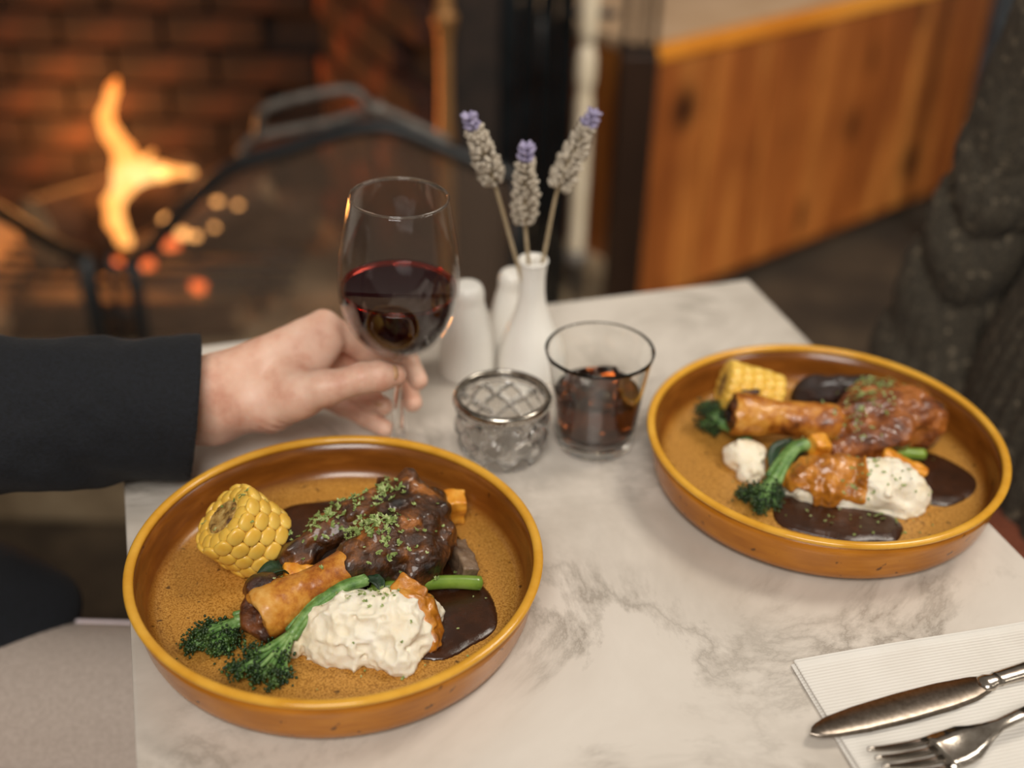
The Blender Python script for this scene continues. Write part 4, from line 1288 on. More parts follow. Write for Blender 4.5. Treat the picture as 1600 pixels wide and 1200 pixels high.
def cut_body():
    seg, V, F = 144, [], []
    prof = smooth_profile([(0.0, 0.0), (0.024, 0.0), (0.0300, 0.003), (0.0345, 0.014), (0.0365, 0.028), (0.0360, 0.043), (0.0352, 0.0500), (0.0330, 0.0505), (0.0325, 0.044), (0.0325, 0.028), (0.0300, 0.013), (0.020, 0.0075), (0.0, 0.0075)], 5)
    split = max(range(len(prof)), key=lambda i: prof[i][1])
    rings = []
    for i, (r, z) in enumerate(prof):
        if r < 1e-6:
            rings.append([len(V)]); V.append((0, 0, z)); continue
        ring = []
        for k in range(seg):
            a = 2 * math.pi * k / seg
            rr = r
            if i < split and 0.004 < z < 0.046:
                # crossing diagonal cuts leave raised diamonds
                n = 9
                u = a * n / (2 * math.pi); v = (z - 0.004) / 0.042 * 2.0
                g1 = abs(((u + v) % 1) - 0.5) * 2; g2 = abs(((u - v) % 1) - 0.5) * 2
                cut = max(0, 1 - (1 - g1) / 0.28) + max(0, 1 - (1 - g2) / 0.28)
                dia = min(1 - g1, 1 - g2)
                rr = r - 0.0024 * min(1, cut) + 0.0012 * dia
            ring.append(len(V)); V.append((rr * math.cos(a), rr * math.sin(a), z))
        rings.append(ring)
    for A, B in zip(rings, rings[1:]):
        for i in range(seg):
            j = (i + 1) % seg
            if len(A) == 1: F.append((A[0], B[j], B[i]))
            elif len(B) == 1: F.append((A[i], A[j], B[0]))
            else: F.append((A[i], A[j], B[j], B[i]))
    return np.array(V), F


obj('glass_body', cut_body(), CRYSTAL, cg, smooth=False)
rimo = obj('silver_rim', lathe([(0.0352, 0.0490), (0.0372, 0.0500), (0.0376, 0.0535), (0.0364, 0.0558), (0.0340, 0.0562), (0.0334, 0.0545), (0.0340, 0.0512)], 96, True), SILVER, cg)
bead = mesh('bead', *ico(0.00125, 1), SILVER)
for k in range(64):
    a = 2 * math.pi * k / 64
    obj('bead', bead, None, rimo, (0.0375 * math.cos(a), 0.0375 * math.sin(a), 0.0508))


# shakers
def shaker(name, label, x, y, s=1.0):
    t = thing(name, label, 'shaker', (x, y, T), 0, 'white ceramic shakers')
    prof = smooth_profile([(0, 0.0), (0.0225, 0.0), (0.0248, 0.004), (0.0245, 0.018), (0.0220, 0.038), (0.0180, 0.057), (0.0152, 0.068), (0.0148, 0.073), (0.0146, 0.079), (0.0122, 0.0845), (0.0070, 0.0868), (0, 0.0872)], 4)
    obj('body', lathe([(r * s, z * s) for r, z in prof], 48), CERAMIC, t)
    for k in range(5):
        a = k * 2 * math.pi / 5
        obj('hole', lathe([(0, 0.0), (0.0009, 0.0), (0.0009, 0.0006), (0, 0.0006)], 8), BLACKIRON, t, (0.005 * s * math.cos(a), 0.005 * s * math.sin(a), 0.0862 * s))


shaker('salt_shaker', 'white ceramic shaker standing between the wine glass and the vase', -0.040, 0.918)
shaker('pepper_shaker', 'white ceramic shaker half hidden behind the bud vase', -0.001, 0.958, 0.92)

# bud vase and lavender
vs = thing('bud_vase', 'white ceramic bud vase holding three lavender sprigs', 'vase', (0.015, 0.921, T))
vp = smooth_profile([(0, 0.0), (0.026, 0.0), (0.0290, 0.004), (0.0285, 0.016), (0.0240, 0.034), (0.0165, 0.054), (0.0118, 0.072), (0.0108, 0.090), (0.0118, 0.103), (0.0130, 0.1075)], 5)
vp += [(0.0124, 0.1090), (0.0108, 0.1085), (0.0092, 0.103), (0.0080, 0.088), (0.0090, 0.072), (0.0130, 0.054), (0.018, 0.030), (0.0, 0.012)]
obj('body', lathe(vp, 56), CERAMIC, vs)


def lavender(label, base, bot, top):
    """stem from base to bot, flower spike from bot to top (table-relative)"""
    o0 = np.array(base)
    t = thing('lavender_sprig', label, 'lavender', (base[0], base[1], T + base[2]), 0, 'lavender sprigs')
    bt = np.array(bot) - o0; tp = np.array(top) - o0
    obj('stem', tube(curve3([(0, 0, 0), bt * 0.5 + np.array((0.0005, 0, 0)), bt, bt * 0.3 + tp * 0.7], 5), [0.0018, 0.0016, 0.0013], 8), STEMDRY, t)
    ax = tp - bt; Ls = np.linalg.norm(ax); ax /= Ls
    u = np.cross(ax, (0, 1, 0.1)); u /= np.linalg.norm(u); w = np.cross(ax, u)
    buds, tips = [], []
    rows = 15
    for i in range(rows):
        s = i / (rows - 1)
        rad = 0.0098 * (1 - 0.62 * s ** 1.6) * (0.8 + 0.2 * min(1, s * 6))
        nb = 10 if s < 0.8 else 6
        for k in range(nb):
            a = 2 * math.pi * (k + 0.5 * (i % 2)) / nb + random.uniform(-.25, .25)
            outw = math.cos(a) * u + math.sin(a) * w
            p_ = bt + ax * (s * Ls * 0.93 + random.uniform(-.001, .001)) + outw * rad * random.uniform(0.75, 1.1)
            dirv = Vector(ax * 0.8 + outw * random.uniform(0.5, 1.0)).normalized()
            vf = xform(ico(1.0, 1), p_, dirv.to_track_quat('Z', 'Y').to_euler(), (0.0020, 0.0020, random.uniform(0.0032, 0.0050)))
            (tips if s > 0.80 else buds).append(vf)
    obj('flower_spike', join(buds), LAVBUD, t)
    q = obj('flower_tip', join(tips), LAVTIP, t); q['label'] = 'pale purple flower tip'


lavender('lavender sprig leaning left in the bud vase', (0.0165, 0.921, 0.050), (-0.019, 0.908, 0.184), (-0.039, 0.898, 0.243))
lavender('short middle lavender sprig in the bud vase', (0.016, 0.919, 0.050), (0.007, 0.905, 0.152), (0.006, 0.897, 0.221))
lavender('tallest lavender sprig leaning right in the bud vase', (0.013, 0.922, 0.050), (0.034, 0.925, 0.174), (0.061, 0.934, 0.236))

# napkin, knife, fork
na = math.atan2(0.043, 0.165)
np_o = thing('paper_napkin', 'folded white paper napkin with ribbed texture under the cutlery', 'napkin', (0.180, 0.567, T), na)


def napkin_layer(x0, x1, y0, y1, z, th):
    """sheet folded back on itself at the left edge: a rounded fold"""
    V, F, nx, ny = [], [], 26, 20
    sec = [(x1, z)] + [(x0 + th * 0.7 + (x1 - x0) * i / nx, z) for i in range(nx - 1, -1, -1)] + [(x0 + 0.2 * th, z + th * 0.15), (x0, z + th * 0.5), (x0 + 0.2 * th, z + th * 0.85)] + [(x0 + th * 0.7 + (x1 - x0) * i / nx, z + th) for i in range(nx)] + [(x1, z + th)]
    for j in range(ny + 1):
        y = y0 + (y1 - y0) * j / ny
        for (x, zz) in sec:
            up = zz > z + th * 0.5
            V.append((x, y, zz + (0.0006 * math.sin(x * 30 + y * 40) if up else 0)))
    m = len(sec)
    for j in range(ny):
        for i in range(m - 1):
            F.append((j * m + i, (j + 1) * m + i, (j + 1) * m + i + 1, j * m + i + 1))
    for j, rv in ((0, False), (ny, True)):
        half = m // 2
        for i in range(half):
            q = (j * m + i, j * m + i + 1, j * m + m - 2 - i, j * m + m - 1 - i)
            if len(set(q)) == 4: F.append(q if rv else q[::-1])
    return np.array(V), F


obj('lower_fold', napkin_layer(0.001, 0.21, -0.19, -0.001, 0.0004, 0.0022), NAPKIN, np_o)
obj('upper_fold', napkin_layer(0.003, 0.21, -0.19, 0.0, 0.0027, 0.0022), NAPKIN, np_o)

ka = math.atan2(0.055, 0.146)
kn = thing('table_knife', 'steel table knife with rounded blade lying on the napkin', 'knife', (0.181, 0.505, T + 0.0068), ka)


def blade():
    up_ = [(0.0, 0.0), (0.004, 0.0045), (0.015, 0.0075), (0.035, 0.0092), (0.065, 0.0098), (0.095, 0.0092), (0.118, 0.0072), (0.125, 0.0055)]
    dn = [(0.0, 0.0), (0.004, -0.0035), (0.015, -0.0062), (0.035, -0.0085), (0.065, -0.0098), (0.095, -0.0098), (0.112, -0.0085), (0.125, -0.0055)]
    up_ = [(x, y * 1.18) for x, y in up_]; dn = [(x, y * 1.18) for x, y in dn]
    xs = np.linspace(0, 0.125, 40)
    V, F = [], []
    yu = np.interp(xs, *zip(*up_)); yd = np.interp(xs, *zip(*dn))
    for x, a, b in zip(xs, yu, yd):
        m_ = (a + b) / 2
        V += [(x, a, 0.0), (x, a * 0.9 + m_ * 0.1, 0.0012), (x, b * 0.7 + m_ * 0.3, 0.0010), (x, b, 0.0), (x, b * 0.7 + m_ * 0.3, -0.0008), (x, a * 0.9 + m_ * 0.1, -0.0008)]
    for i in range(len(xs) - 1):
        for k in range(6):
            j = (k + 1) % 6
            F.append((i * 6 + k, i * 6 + j, (i + 1) * 6 + j, (i + 1) * 6 + k))
    F.append(tuple((len(xs) - 1) * 6 + k for k in range(6)))
    return np.array(V), F


obj('blade', blade(), BLADE, kn)
obj('bolster', tube([(0.122, 0, 0.0005), (0.127, 0, 0.0008), (0.131, 0, 0.0012), (0.134, 0, 0.0016)], [0.0058, 0.0066, 0.0050, 0.0058], 14, True, 0.55), STEEL, kn)
obj('handle', tube(curve3([(0.133, 0, 0.0016), (0.15, 0, 0.0020), (0.19, 0, 0.0022), (0.225, 0, 0.0020), (0.236, 0, 0.0018)], 5), [0.0055, 0.0060, 0.0078, 0.0090, 0.0070], 14, True, 0.5), STEEL, kn)

fk = thing('dinner_fork', 'steel fork lying on the napkin beside the knife', 'fork', (0.2104, 0.4723, T + 0.0068), 0.42)


def strip(cs, thick=0.0018):
    """strip through (x, y_left, y_right, z, dish) sections"""
    V, F = [], []
    for x, a, b, z, dish in cs:
        m_ = (a + b) / 2
        top = [(x, a, z), (x, (a + m_) / 2, z - dish * 0.75), (x, m_, z - dish), (x, (b + m_) / 2, z - dish * 0.75), (x, b, z)]
        V += top + [(p_[0], p_[1], p_[2] - thick) for p_ in top[::-1]]
    n = 10
    for i in range(len(cs) - 1):
        for k in range(n):
            j = (k + 1) % n
            F.append((i * n + k, (i + 1) * n + k, (i + 1) * n + j, i * n + j))
    F.append(tuple(range(n))); F.append(tuple((len(cs) - 1) * n + k for k in range(n - 1, -1, -1)))
    return np.array(V), F


for k in range(4):
    y = 0.0108 - 0.0072 * k
    cs = []
    for i in range(9):
        s = i / 8
        wd = 0.0008 + 0.0012 * min(1, s * 2)
        yy = y * (0.94 + 0.06 * s)
        cs.append((0.001 + 0.046 * s, yy + wd, yy - wd, 0.0030 + 0.0125 * (1 - s) ** 1.6, 0.0003))
    obj('tine', strip(cs, 0.0024), STEEL, fk)
cs = []
for i in range(22):
    s = i / 21
    x = 0.045 + 0.155 * s
    hw = float(np.interp(x, [0.045, 0.055, 0.068, 0.078, 0.088, 0.12, 0.17, 0.195, 0.2], [0.0128, 0.0132, 0.0120, 0.0070, 0.0036, 0.0036, 0.0068, 0.0078, 0.005]))
    z = float(np.interp(x, [0.045, 0.06, 0.075, 0.09, 0.11, 0.14, 0.18, 0.2], [0.0030, 0.0026, 0.0048, 0.0090, 0.0118, 0.0100, 0.0040, 0.0024]))
    dish = float(np.interp(x, [0.045, 0.058, 0.075, 0.09, 0.2], [0.0008, 0.0018, 0.0008, -0.0006, -0.0008]))
    cs.append((x, hw, -hw, z, dish))
i_split = 9
obj('head', strip(cs[:i_split + 1]), STEEL, fk)
obj('handle', strip(cs[i_split:]), STEEL, fk)

# ================================================================== PEOPLE
def chain(P, pts, k=0.004):
    d = None
    for (a, ra), (b, rb) in zip(pts, pts[1:]):
        e = sd_cone(P, a, b, ra, rb)
        d = e if d is None else smin(d, e, k)
    return d


def to_person(VF, base):
    V = np.asarray(VF[0], float) - np.array((base[0], base[1], -T))
    return V, VF[1]


def relaxed_hand(P, w, f, up, side):
    """wrist w, finger direction f, back-of-hand direction up; side=+1 puts the thumb along f x up"""
    w = np.array(w, float); f = np.array(f, float); f /= np.linalg.norm(f)
    up = np.array(up, float); up -= f * (up @ f); up /= np.linalg.norm(up)
    s = np.cross(f, up) * side
    d = None
    for i, (o, ln) in enumerate(((0.030, 0.080), (0.010, 0.088), (-0.010, 0.082), (-0.028, 0.064))):
        m = w + f * (0.088 - 0.004 * i) + s * o
        d_ = sd_cone(P, w, m, 0.019, 0.012); d = d_ if d is None else smin(d, d_, 0.012)
    for i, (o, ln) in enumerate(((0.030, 0.080), (0.010, 0.088), (-0.010, 0.082), (-0.028, 0.064))):
        m = w + f * (0.088 - 0.004 * i) + s * o
        p1 = m + f * ln * 0.45 - up * 0.006; p2 = p1 + f * ln * 0.30 - up * 0.010; p3 = p2 + f * ln * 0.20 - up * 0.012
        d = smin(d, chain(P, [(m, 0.0105), (p1, 0.0092), (p2, 0.0084), (p3, 0.0074)], 0.003), 0.0025)
    t1 = w + f * 0.03 + s * 0.030 - up * 0.008; t2 = t1 + f * 0.03 + s * 0.018; t3 = t2 + f * 0.026 + s * 0.004
    return smin(d, chain(P, [(w + f * 0.01 + s * 0.01, 0.016), (t1, 0.015), (t2, 0.011), (t3, 0.0085)], 0.006), 0.008)


def head_sdf(P, c, f):
    """head centre c, facing direction sign f along x"""
    d = sd_ell(P, (c[0] - 0.008 * f, c[1], c[2] + 0.02), (0.092, 0.074, 0.098))
    d = smin(d, sd_ell(P, (c[0] + 0.022 * f, c[1], c[2] - 0.055), (0.060, 0.054, 0.060)), 0.03)      # jaw
    d = smin(d, sd_cone(P, (c[0] + 0.078 * f, c[1], c[2] + 0.012), (c[0] + 0.100 * f, c[1], c[2] - 0.026), 0.008, 0.013), 0.012)   # nose
    d = smin(d, sd_ell(P, (c[0] + 0.074 * f, c[1], c[2] - 0.058), (0.012, 0.024, 0.009)), 0.006)    # lips
    for s in (-1, 1):
        d = smin(d, sd_ell(P, (c[0] - 0.008 * f, c[1] + s * 0.076, c[2] - 0.01), (0.020, 0.008, 0.032)), 0.006)   # ears
        d = -smin(-d, sd_ell(P, (c[0] + 0.090 * f, c[1] + s * 0.031, c[2] + 0.012), (0.014, 0.017, 0.011)), 0.008)  # eye sockets
    return smin(d, sd_cone(P, (c[0] - 0.02 * f, c[1], c[2] - 0.05), (c[0] - 0.035 * f, c[1], c[2] - 0.17), 0.055, 0.060), 0.02)


def hair_sdf(P, c, f):
    d = sd_ell(P, (c[0] - 0.018 * f, c[1], c[2] + 0.030), (0.100, 0.086, 0.104))
    cut = (P[0] - c[0]) * f - 0.055 - (P[2] - c[2] - 0.06) * 0.8
    d = np.maximum(d, cut)
    d = np.maximum(d, -(P[2] - (c[2] - 0.06)))
    return d + 0.004 * vnoise([P[0], P[1], P[2] * 0.3], 60, 5)


def add_head(person, base, c, f):
    lo = np.array(c) - np.array((0.16, 0.13, 0.22)); hi = np.array(c) + np.array((0.16, 0.13, 0.16))
    hv = nets(lambda P: hair_sdf(P, c, f), lo, hi, 0.005)
    obj('hair', to_person(hv, base), HAIR, person)
    for s in (-1, 1):
        e = xform(ico(0.012, 2), (c[0] + 0.076 * f, c[1] + s * 0.031, c[2] + 0.012))
        obj('eye', to_person(e, base), CERAMIC, person)
        e = xform(ico(0.0058, 2), (c[0] + 0.0835 * f, c[1] + s * 0.031, c[2] + 0.012))
        obj('iris', to_person(e, base), HAIR, person)
    return nets(lambda P: head_sdf(P, c, f), lo, hi, 0.004)


def legs(P, hipx, knee, ys, f, hz, kz, r0_, r1_, thick=0.0):
    d = None
    for y in ys:
        e = sd_cone(P, (hipx, y, hz), (knee, y, kz), r0_ + thick, r1_ + thick)
        e = smin(e, sd_cone(P, (knee, y, kz - 0.005), (knee - 0.03 * f, y, -0.66), r1_ * 0.86 + thick, 0.042 + thick), 0.03)
        d = e if d is None else smin(d, e, 0.03)
    return d


def shoe(person, base, x, y, f):
    def fn(P):
        d = sd_ell(P, (x + 0.05 * f, y, -0.715), (0.125, 0.046, 0.040))
        d = smin(d, sd_cone(P, (x - 0.02 * f, y, -0.70), (x - 0.025 * f, y, -0.655), 0.040, 0.044), 0.03)
        return np.maximum(d, -(P[2] + 0.748))
    obj('shoe', to_person(nets(fn, (x - 0.2, y - 0.08, -0.76), (x + 0.2, y + 0.08, -0.58), 0.006), base), DARKWOOD, person)


def chair(label, x, y, f):
    t = thing('dining_chair', label, 'chair', (x, y, 0), 0, 'wooden dining chairs')
    obj('seat', box(-0.21, 0.21, -0.21, 0.21, 0.385, 0.42, 0.01), CHAIRWOOD, t)
    for sx in (-1, 1):
        for sy_ in (-1, 1):
            obj('leg', box(sx * 0.18 - 0.018, sx * 0.18 + 0.018, sy_ * 0.18 - 0.018, sy_ * 0.18 + 0.018, 0.0, 0.388, 0.004), CHAIRWOOD, t, smooth=False)
    bx = -f * 0.195
    for sy_ in (-1, 1):
        obj('back_post', box(bx - 0.016, bx + 0.016, sy_ * 0.18 - 0.018, sy_ * 0.18 + 0.018, 0.415, 0.88, 0.004), CHAIRWOOD, t, smooth=False)
    for z in (0.56, 0.68, 0.80):
        obj('back_slat', box(bx - 0.009, bx + 0.009, -0.165, 0.165, z, z + 0.06, 0.004), CHAIRWOOD, t, smooth=False)


# ---- person at the left: navy jacket, mauve trousers, hand round the wine glass stem
A = (-0.80, 0.70)
pa = thing('person', 'person in a navy jacket reaching in to hold the wine glass', 'person', (A[0], A[1], 0))
WR = np.array((-0.227, 0.768, 0.058)); EL = np.array((-0.535, 0.695, 0.078)); SH = np.array((-0.76, 0.87, 0.30))
im, mm_, rm, pm = (-0.146, 0.820, 0.096), (-0.152, 0.835, 0.073), (-0.160, 0.840, 0.050), (-0.171, 0.838, 0.033)


def hand_left(P):
    w1 = WR + np.array((0, 0.002, 0.011)); w2 = WR + np.array((0, 0, -0.011))
    fa1 = EL + np.array((0, 0, 0.008)); fa2 = EL - np.array((0, 0, 0.008))
    d = smin(sd_cone(P, fa1, w1, 0.036, 0.0205), sd_cone(P, fa2, w2, 0.036, 0.0205), 0.015)
    d = smin(d, sd_cone(P, w1, im, 0.0205, 0.0130), 0.016)
    d = smin(d, sd_cone(P, WR + np.array((0, 0.006, 0)), mm_, 0.021, 0.0130), 0.016)
    d = smin(d, sd_cone(P, w2 + np.array((0, 0.006, 0)), rm, 0.0195, 0.0125), 0.016)
    d = smin(d, sd_cone(P, w2 + np.array((0, 0.004, 0)), pm, 0.0185, 0.0120), 0.016)
    tc, tm, ti_, tt = (-0.183, 0.772, 0.055), (-0.139, 0.763, 0.076), (-0.110, 0.765, 0.0845), (-0.0865, 0.7725, 0.0835)
    d = smin(d, chain(P, [(WR, 0.020), (tc, 0.0195), ((-0.160, 0.768, 0.066), 0.0165), (tm, 0.0130)], 0.010), 0.014)
    d = smin(d, sd_cone(P, (-0.165, 0.785, 0.068), (-0.140, 0.812, 0.086), 0.018, 0.010), 0.014)     # web between thumb and index
    d = smin(d, sd_cone(P, (-0.19, 0.80, 0.040), (-0.150, 0.828, 0.048), 0.018, 0.012), 0.014)       # palm
    thumb = chain(P, [(tm, 0.0128), (ti_, 0.0108), ((-0.097, 0.7685, 0.085), 0.0107), (tt, 0.0086)], 0.005)
    thumb = smin(thumb, sd_ell(P, ti_, (0.0112, 0.0108, 0.0112)), 0.003)
    d = smin(d, thumb, 0.006)
    fing = [
        [(im, 0.0122), ((-0.117, 0.829, 0.073), 0.0104), ((-0.082, 0.816, 0.070), 0.0090), ((-0.0725, 0.7985, 0.063), 0.0076)],
        [(mm_, 0.0122), ((-0.123, 0.843, 0.047), 0.0104), ((-0.086, 0.829, 0.045), 0.0090), ((-0.0775, 0.806, 0.038), 0.0077)],
        [(rm, 0.0118), ((-0.130, 0.836, 0.030), 0.0100), ((-0.112, 0.820, 0.030), 0.0088), ((-0.1005, 0.805, 0.034), 0.0076)],
        [(pm, 0.0110), ((-0.137, 0.832, 0.017), 0.0090), ((-0.116, 0.819, 0.0145), 0.0080), ((-0.1005, 0.805, 0.014), 0.0070)],
    ]
    for fpts in fing:
        d = smin(d, chain(P, fpts, 0.003), 0.0028)
    # creases at the base of the thumb
    cre = 0.0007 * np.sin((P[0] * 0.6 + P[2] * 0.8) * 900) * np.exp(-(((P[0] + 0.172) / 0.016) ** 2 + ((P[2] - 0.040) / 0.012) ** 2))
    knk = 0.0004 * np.sin((P[0]) * 1700) * np.exp(-(((P[0] + 0.110) / 0.006) ** 2 + ((P[2] - 0.0845) / 0.012) ** 2))
    return d + cre + knk + 0.0005 * vnoise(P, 90, 41)


hand_vf = nets(hand_left, (-0.40, 0.70, 0.0), (-0.055, 0.87, 0.135), 0.0014)
HC = (-0.84, 0.70, 0.56)


def body_a(P):
    d = sd_cone(P, (-0.84, 0.70, -0.20), (-0.85, 0.70, 0.22), 0.125, 0.135)
    d = smin(d, sd_cone(P, (-0.85, 0.60, 0.27), (-0.85, 0.80, 0.27), 0.08, 0.08), 0.06)
    d = smin(d, sd_cone(P, (-0.86, 0.70, 0.30), (-0.855, 0.70, 0.42), 0.06, 0.055), 0.04)
    d = smin(d, chain(P, [(SH, 0.050), (EL, 0.040), (EL * 0.55 + WR * 0.45, 0.036)], 0.02), 0.03)
    d = smin(d, chain(P, [((-0.85, 0.52, 0.28), 0.05), ((-0.80, 0.44, 0.0), 0.04), ((-0.60, 0.53, -0.10), 0.026)], 0.02), 0.03)
    d = smin(d, legs(P, -0.80, -0.27, (0.72, 0.555), 1, -0.235, -0.235, 0.068, 0.055), 0.03)
    return d


coarse = nets(body_a, (-1.05, 0.36, -0.74), (-0.20, 0.96, 0.44), 0.010)
hand_r = nets(lambda P: relaxed_hand(P, (-0.60, 0.53, -0.10), (1, 0.25, -0.05), (0, -0.2, 1), 1), (-0.65, 0.44, -0.18), (-0.38, 0.68, -0.04), 0.0025)
headv = add_head(pa, A, HC, 1)
obj('body', to_person(join([hand_vf, coarse, hand_r, headv]), A), SKIN, pa)


def nail_patch(c, dirv, nrm, ln, wd, rad):
    dirv = np.array(dirv, float); dirv /= np.linalg.norm(dirv)
    nrm = np.array(nrm, float); nrm -= dirv * (nrm @ dirv); nrm /= np.linalg.norm(nrm)
    sd = np.cross(dirv, nrm)
    V, F, n = [], [], 8
    for i in range(n + 1):
        for j in range(n + 1):
            u = i / n * 2 - 1; w = j / n * 2 - 1
            ww = w * wd / 2 * math.sqrt(max(0.0, 1 - abs(u) ** 3.5 * 0.75))
            a = ww / rad
            V.append(np.array(c) + dirv * u * ln / 2 + sd * rad * math.sin(a) + nrm * (rad * (math.cos(a) - 1) - 0.0009 * max(0, u) ** 2))
    for i in range(n):
        for j in range(n):
            F.append((i * (n + 1) + j, i * (n + 1) + j + 1, (i + 1) * (n + 1) + j + 1, (i + 1) * (n + 1) + j))
    return np.array(V), F


tn = np.array((-0.03, -0.72, 0.70)); tn /= np.linalg.norm(tn)
nc = np.array((-0.0905, 0.7708, 0.0840)) + tn * 0.0106
for nm_, vf in (('thumbnail', nail_patch(nc, (0.0235, 0.0085, -0.002), tn, 0.0150, 0.0135, 0.0096)),
                ('fingernail', nail_patch(np.array((-0.1035, 0.8085, 0.033)) + np.array((0.1, -0.6, 0.79)) * 0.0086, (0.0115, -0.015, 0.003), (0.1, -0.4, 0.9), 0.009, 0.009, 0.0078))):
    no = obj(nm_, to_person(vf, A), NAIL, pa)
    so = no.modifiers.new('thickness', 'SOLIDIFY'); so.thickness = 0.0006; so.offset = 0

CUF = np.array((-0.236, 0.764, 0.0565)); axs = CUF - EL; axs /= np.linalg.norm(axs)


def sleeve(P):
    s = (P[0] - CUF[0]) * axs[0] + (P[1] - CUF[1]) * axs[1] + (P[2] - CUF[2]) * axs[2]
    wr = 0.0075 * vnoise([P[0] * 1.0 + P[2] * 0.8, P[1] * 0.4, P[2] * 0.35], 26, 51) + 0.0018 * vnoise(P, 60, 52)
    fade = np.clip((-s - 0.004) / 0.05, 0.25, 1)
    d = sd_cone(P, EL, CUF + axs * 0.05, 0.064, 0.0525) + wr * fade
    d = smin(d, sd_cone(P, SH, EL, 0.078, 0.064), 0.03)
    sc = s - 0.13 * (P[2] - CUF[2])
    band = np.abs(sc + 0.022) - 0.0015
    d = d + 0.0008 * np.clip(1 - np.abs(band) / 0.003, 0, 1)
    inner_ = np.maximum(sd_cone(P, EL, CUF + axs * 0.08, 0.056, 0.0435), -(s + 0.05))
    d = np.maximum(np.maximum(d, sc), -inner_)
    return d


def torso_a(P):
    d = sd_cone(P, (-0.84, 0.70, -0.22), (-0.85, 0.70, 0.20), 0.165, 0.165)
    d = smin(d, sd_cone(P, (-0.85, 0.57, 0.28), (-0.85, 0.83, 0.28), 0.095, 0.095), 0.07)
    d = smin(d, sd_cone(P, SH, (-0.85, 0.78, 0.30), 0.078, 0.09), 0.05)
    d = smin(d, chain(P, [((-0.85, 0.52, 0.28), 0.085), ((-0.80, 0.44, 0.0), 0.068), ((-0.62, 0.525, -0.095), 0.050)], 0.03), 0.03)
    d = smin(d, sd_ell(P, (-0.575, 0.775, -0.168), (0.215, 0.10, 0.052), 0.0), 0.04)
    d = smin(d, sd_ell(P, (-0.66, 0.62, -0.155), (0.13, 0.10, 0.035), 0.0), 0.05)
    d = np.maximum(d, sd_cone(P, (-0.855, 0.70, 0.30), (-0.85, 0.70, 0.55), 0.066, 0.08) * -1)
    d = np.maximum(d, -(P[2] + 0.318))
    return d + 0.004 * vnoise(P, 22, 55)


jk = join([nets(sleeve, (-0.66, 0.60, -0.03), (-0.20, 0.90, 0.19), 0.0030), nets(lambda P: smin(torso_a(P), sd_cone(P, SH, EL, 0.077, 0.063), 0.03), (-1.07, 0.34, -0.42), (-0.36, 1.0, 0.42), 0.0075)])
obj('jacket', to_person(jk, A), NAVY, pa)


def trousers_a(P):
    d = legs(P, -0.82, -0.25, (0.72, 0.555), 1, -0.235, -0.235, 0.084, 0.080, 0.0)
    d = smin(d, sd_ell(P, (-0.84, 0.68, -0.22), (0.14, 0.18, 0.10)), 0.04)
    d = np.maximum(d, -(P[2] + 0.65))
    return d + 0.0035 * vnoise([P[0] * 0.5 + P[1] * 0.4, P[1], P[2]], 16, 57)


to_ = obj('trousers', to_person(nets(trousers_a, (-1.0, 0.45, -0.70), (-0.13, 0.88, -0.05), 0.0065), A), MAUVE, pa)
seam = curve3([(-0.62, 0.772, -0.172), (-0.50, 0.7715, -0.171), (-0.40, 0.770, -0.1715), (-0.27, 0.769, -0.172)], 6)
obj('seam', to_person(tube(seam, 0.0045, 8), A), MAUVE_SEAM, to_)
for y in (0.72, 0.555): shoe(pa, A, -0.28, y, 1)
chair('wooden dining chair under the person in the navy jacket', -0.86, 0.68, 1)

# ---- person at the right: olive knit sweater, rust trousers
B = (0.62, 0.98)
pbn = thing('person', 'person in an olive knit sweater seated behind the farther plate', 'person', (B[0], B[1], 0))
HB = (0.66, 0.98, 0.60)


def knit(P, d, u, per=0.017, amp=0.0022):
    """cabled ribs: u is the coordinate across the ribs"""
    return d + amp * np.sin(u * 2 * math.pi / per) * (0.75 + 0.25 * np.sin(P[2] * 2 * math.pi / 0.014)) + 0.0007 * vnoise(P, 130, 61)


def arm_b(P, sh, el, wr, seed):
    sh, el, wr = map(lambda q: np.array(q, float), (sh, el, wr))
    ax = (el - sh) / np.linalg.norm(el - sh)
    s = (P[0] - sh[0]) * ax[0] + (P[1] - sh[1]) * ax[1] + (P[2] - sh[2]) * ax[2]
    L = np.linalg.norm(el - sh)
    q = np.clip((s / L - 0.34) / 0.2, 0, 1)
    # slack sleeve bunches into folds above the elbow
    ph = s / 0.072 + -0.22 * (P[0] - el[0]) / 0.05 + 0.55 * vnoise(P, 11, 66 + seed)
    fold = q * (0.0125 * np.abs(np.sin(ph * math.pi)) ** 0.85 * -1.0 + 0.009) + 0.004 * q * vnoise(P, 24, 60 + seed)
    d = sd_cone(P, sh, el, 0.070, 0.056) + fold
    d = smin(d, sd_cone(P, el, wr, 0.056, 0.042), 0.025)
    ang = np.arctan2(P[1] - el[1], P[0] - el[0])
    return knit(P, d, ang * 0.055, 0.0165, 0.0026)


def torso_b(P):
    d = sd_cone(P, (0.615, 0.97, -0.22), (0.635, 0.97, 0.22), 0.155, 0.150)
    d = smin(d, sd_ell(P, (0.61, 0.97, -0.10), (0.165, 0.20, 0.22)), 0.05)
    d = smin(d, sd_cone(P, (0.64, 0.86, 0.30), (0.64, 1.08, 0.30), 0.095, 0.095), 0.07)
    d = np.maximum(d, -sd_cone(P, (0.65, 0.98, 0.33), (0.65, 0.98, 0.55), 0.066, 0.075))
    d = np.maximum(d, -(P[2] + 0.225))
    return knit(P, d, P[1] + 0.15 * P[0], 0.021, 0.0036)


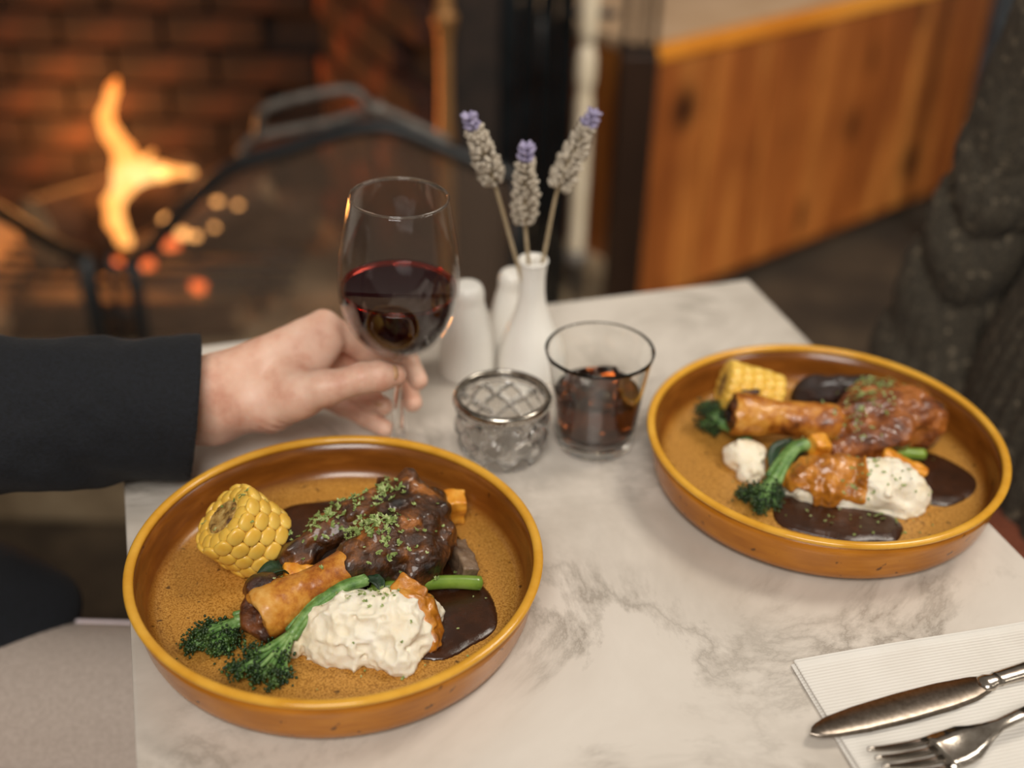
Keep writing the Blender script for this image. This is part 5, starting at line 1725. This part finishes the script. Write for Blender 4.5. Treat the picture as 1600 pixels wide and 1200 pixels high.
R_SH, R_EL, R_WR = (0.530, 1.145, 0.275), (0.450, 1.15, -0.105), (0.505, 0.985, -0.145)
L_SH, L_EL, L_WR = (0.66, 0.795, 0.285), (0.70, 0.735, -0.06), (0.54, 0.85, -0.13)
sv = join([nets(torso_b, (0.40, 0.72, -0.30), (0.82, 1.22, 0.44), 0.0048),
           nets(lambda P: arm_b(P, R_SH, R_EL, R_WR, 0), (0.36, 0.90, -0.22), (0.68, 1.26, 0.40), 0.0042),
           nets(lambda P: arm_b(P, L_SH, L_EL, L_WR, 3), (0.46, 0.64, -0.20), (0.80, 0.93, 0.40), 0.006)])
obj('sweater', to_person(sv, B), KNIT, pbn)


def body_b(P):
    d = sd_cone(P, (0.62, 0.98, -0.2), (0.64, 0.98, 0.22), 0.11, 0.12)
    d = smin(d, sd_cone(P, (0.655, 0.98, 0.28), (0.67, 0.98, 0.44), 0.06, 0.055), 0.04)
    d = smin(d, chain(P, [(R_SH, 0.05), (R_EL, 0.038), (R_WR, 0.027)], 0.02), 0.03)
    d = smin(d, chain(P, [(L_SH, 0.05), (L_EL, 0.038), (L_WR, 0.027)], 0.02), 0.03)
    return smin(d, legs(P, 0.66, 0.36, (1.05, 0.90), -1, -0.215, -0.205, 0.072, 0.055), 0.03)


coarse = nets(body_b, (0.18, 0.68, -0.74), (0.82, 1.24, 0.48), 0.010)
h1 = nets(lambda P: relaxed_hand(P, R_WR, (-0.5, -0.75, -0.12), (0, 0, 1), -1), (0.33, 0.78, -0.23), (0.58, 1.06, -0.08), 0.0025)
h2 = nets(lambda P: relaxed_hand(P, L_WR, (-0.6, 0.65, -0.2), (0, 0, 1), 1), (0.36, 0.78, -0.24), (0.62, 1.06, -0.06), 0.0025)
hd = add_head(pbn, B, HB, -1)
obj('body', to_person(join([coarse, h1, h2, hd]), B), SKIN, pbn)


def trousers_b(P):
    d = legs(P, 0.66, 0.36, (1.05, 0.90), -1, -0.215, -0.195, 0.088, 0.070, 0.0)
    d = smin(d, sd_ell(P, (0.66, 0.98, -0.22), (0.14, 0.18, 0.10)), 0.04)
    d = np.maximum(d, -(P[2] + 0.65))
    return d + 0.003 * vnoise(P, 18, 67)


obj('trousers', to_person(nets(trousers_b, (0.15, 0.78, -0.70), (0.84, 1.20, -0.06), 0.0075), B), RUST, pbn)
for y in (1.05, 0.90): shoe(pbn, B, 0.39, y, -1)
chair('wooden dining chair under the person in the knit sweater', 0.67, 0.98, -1)
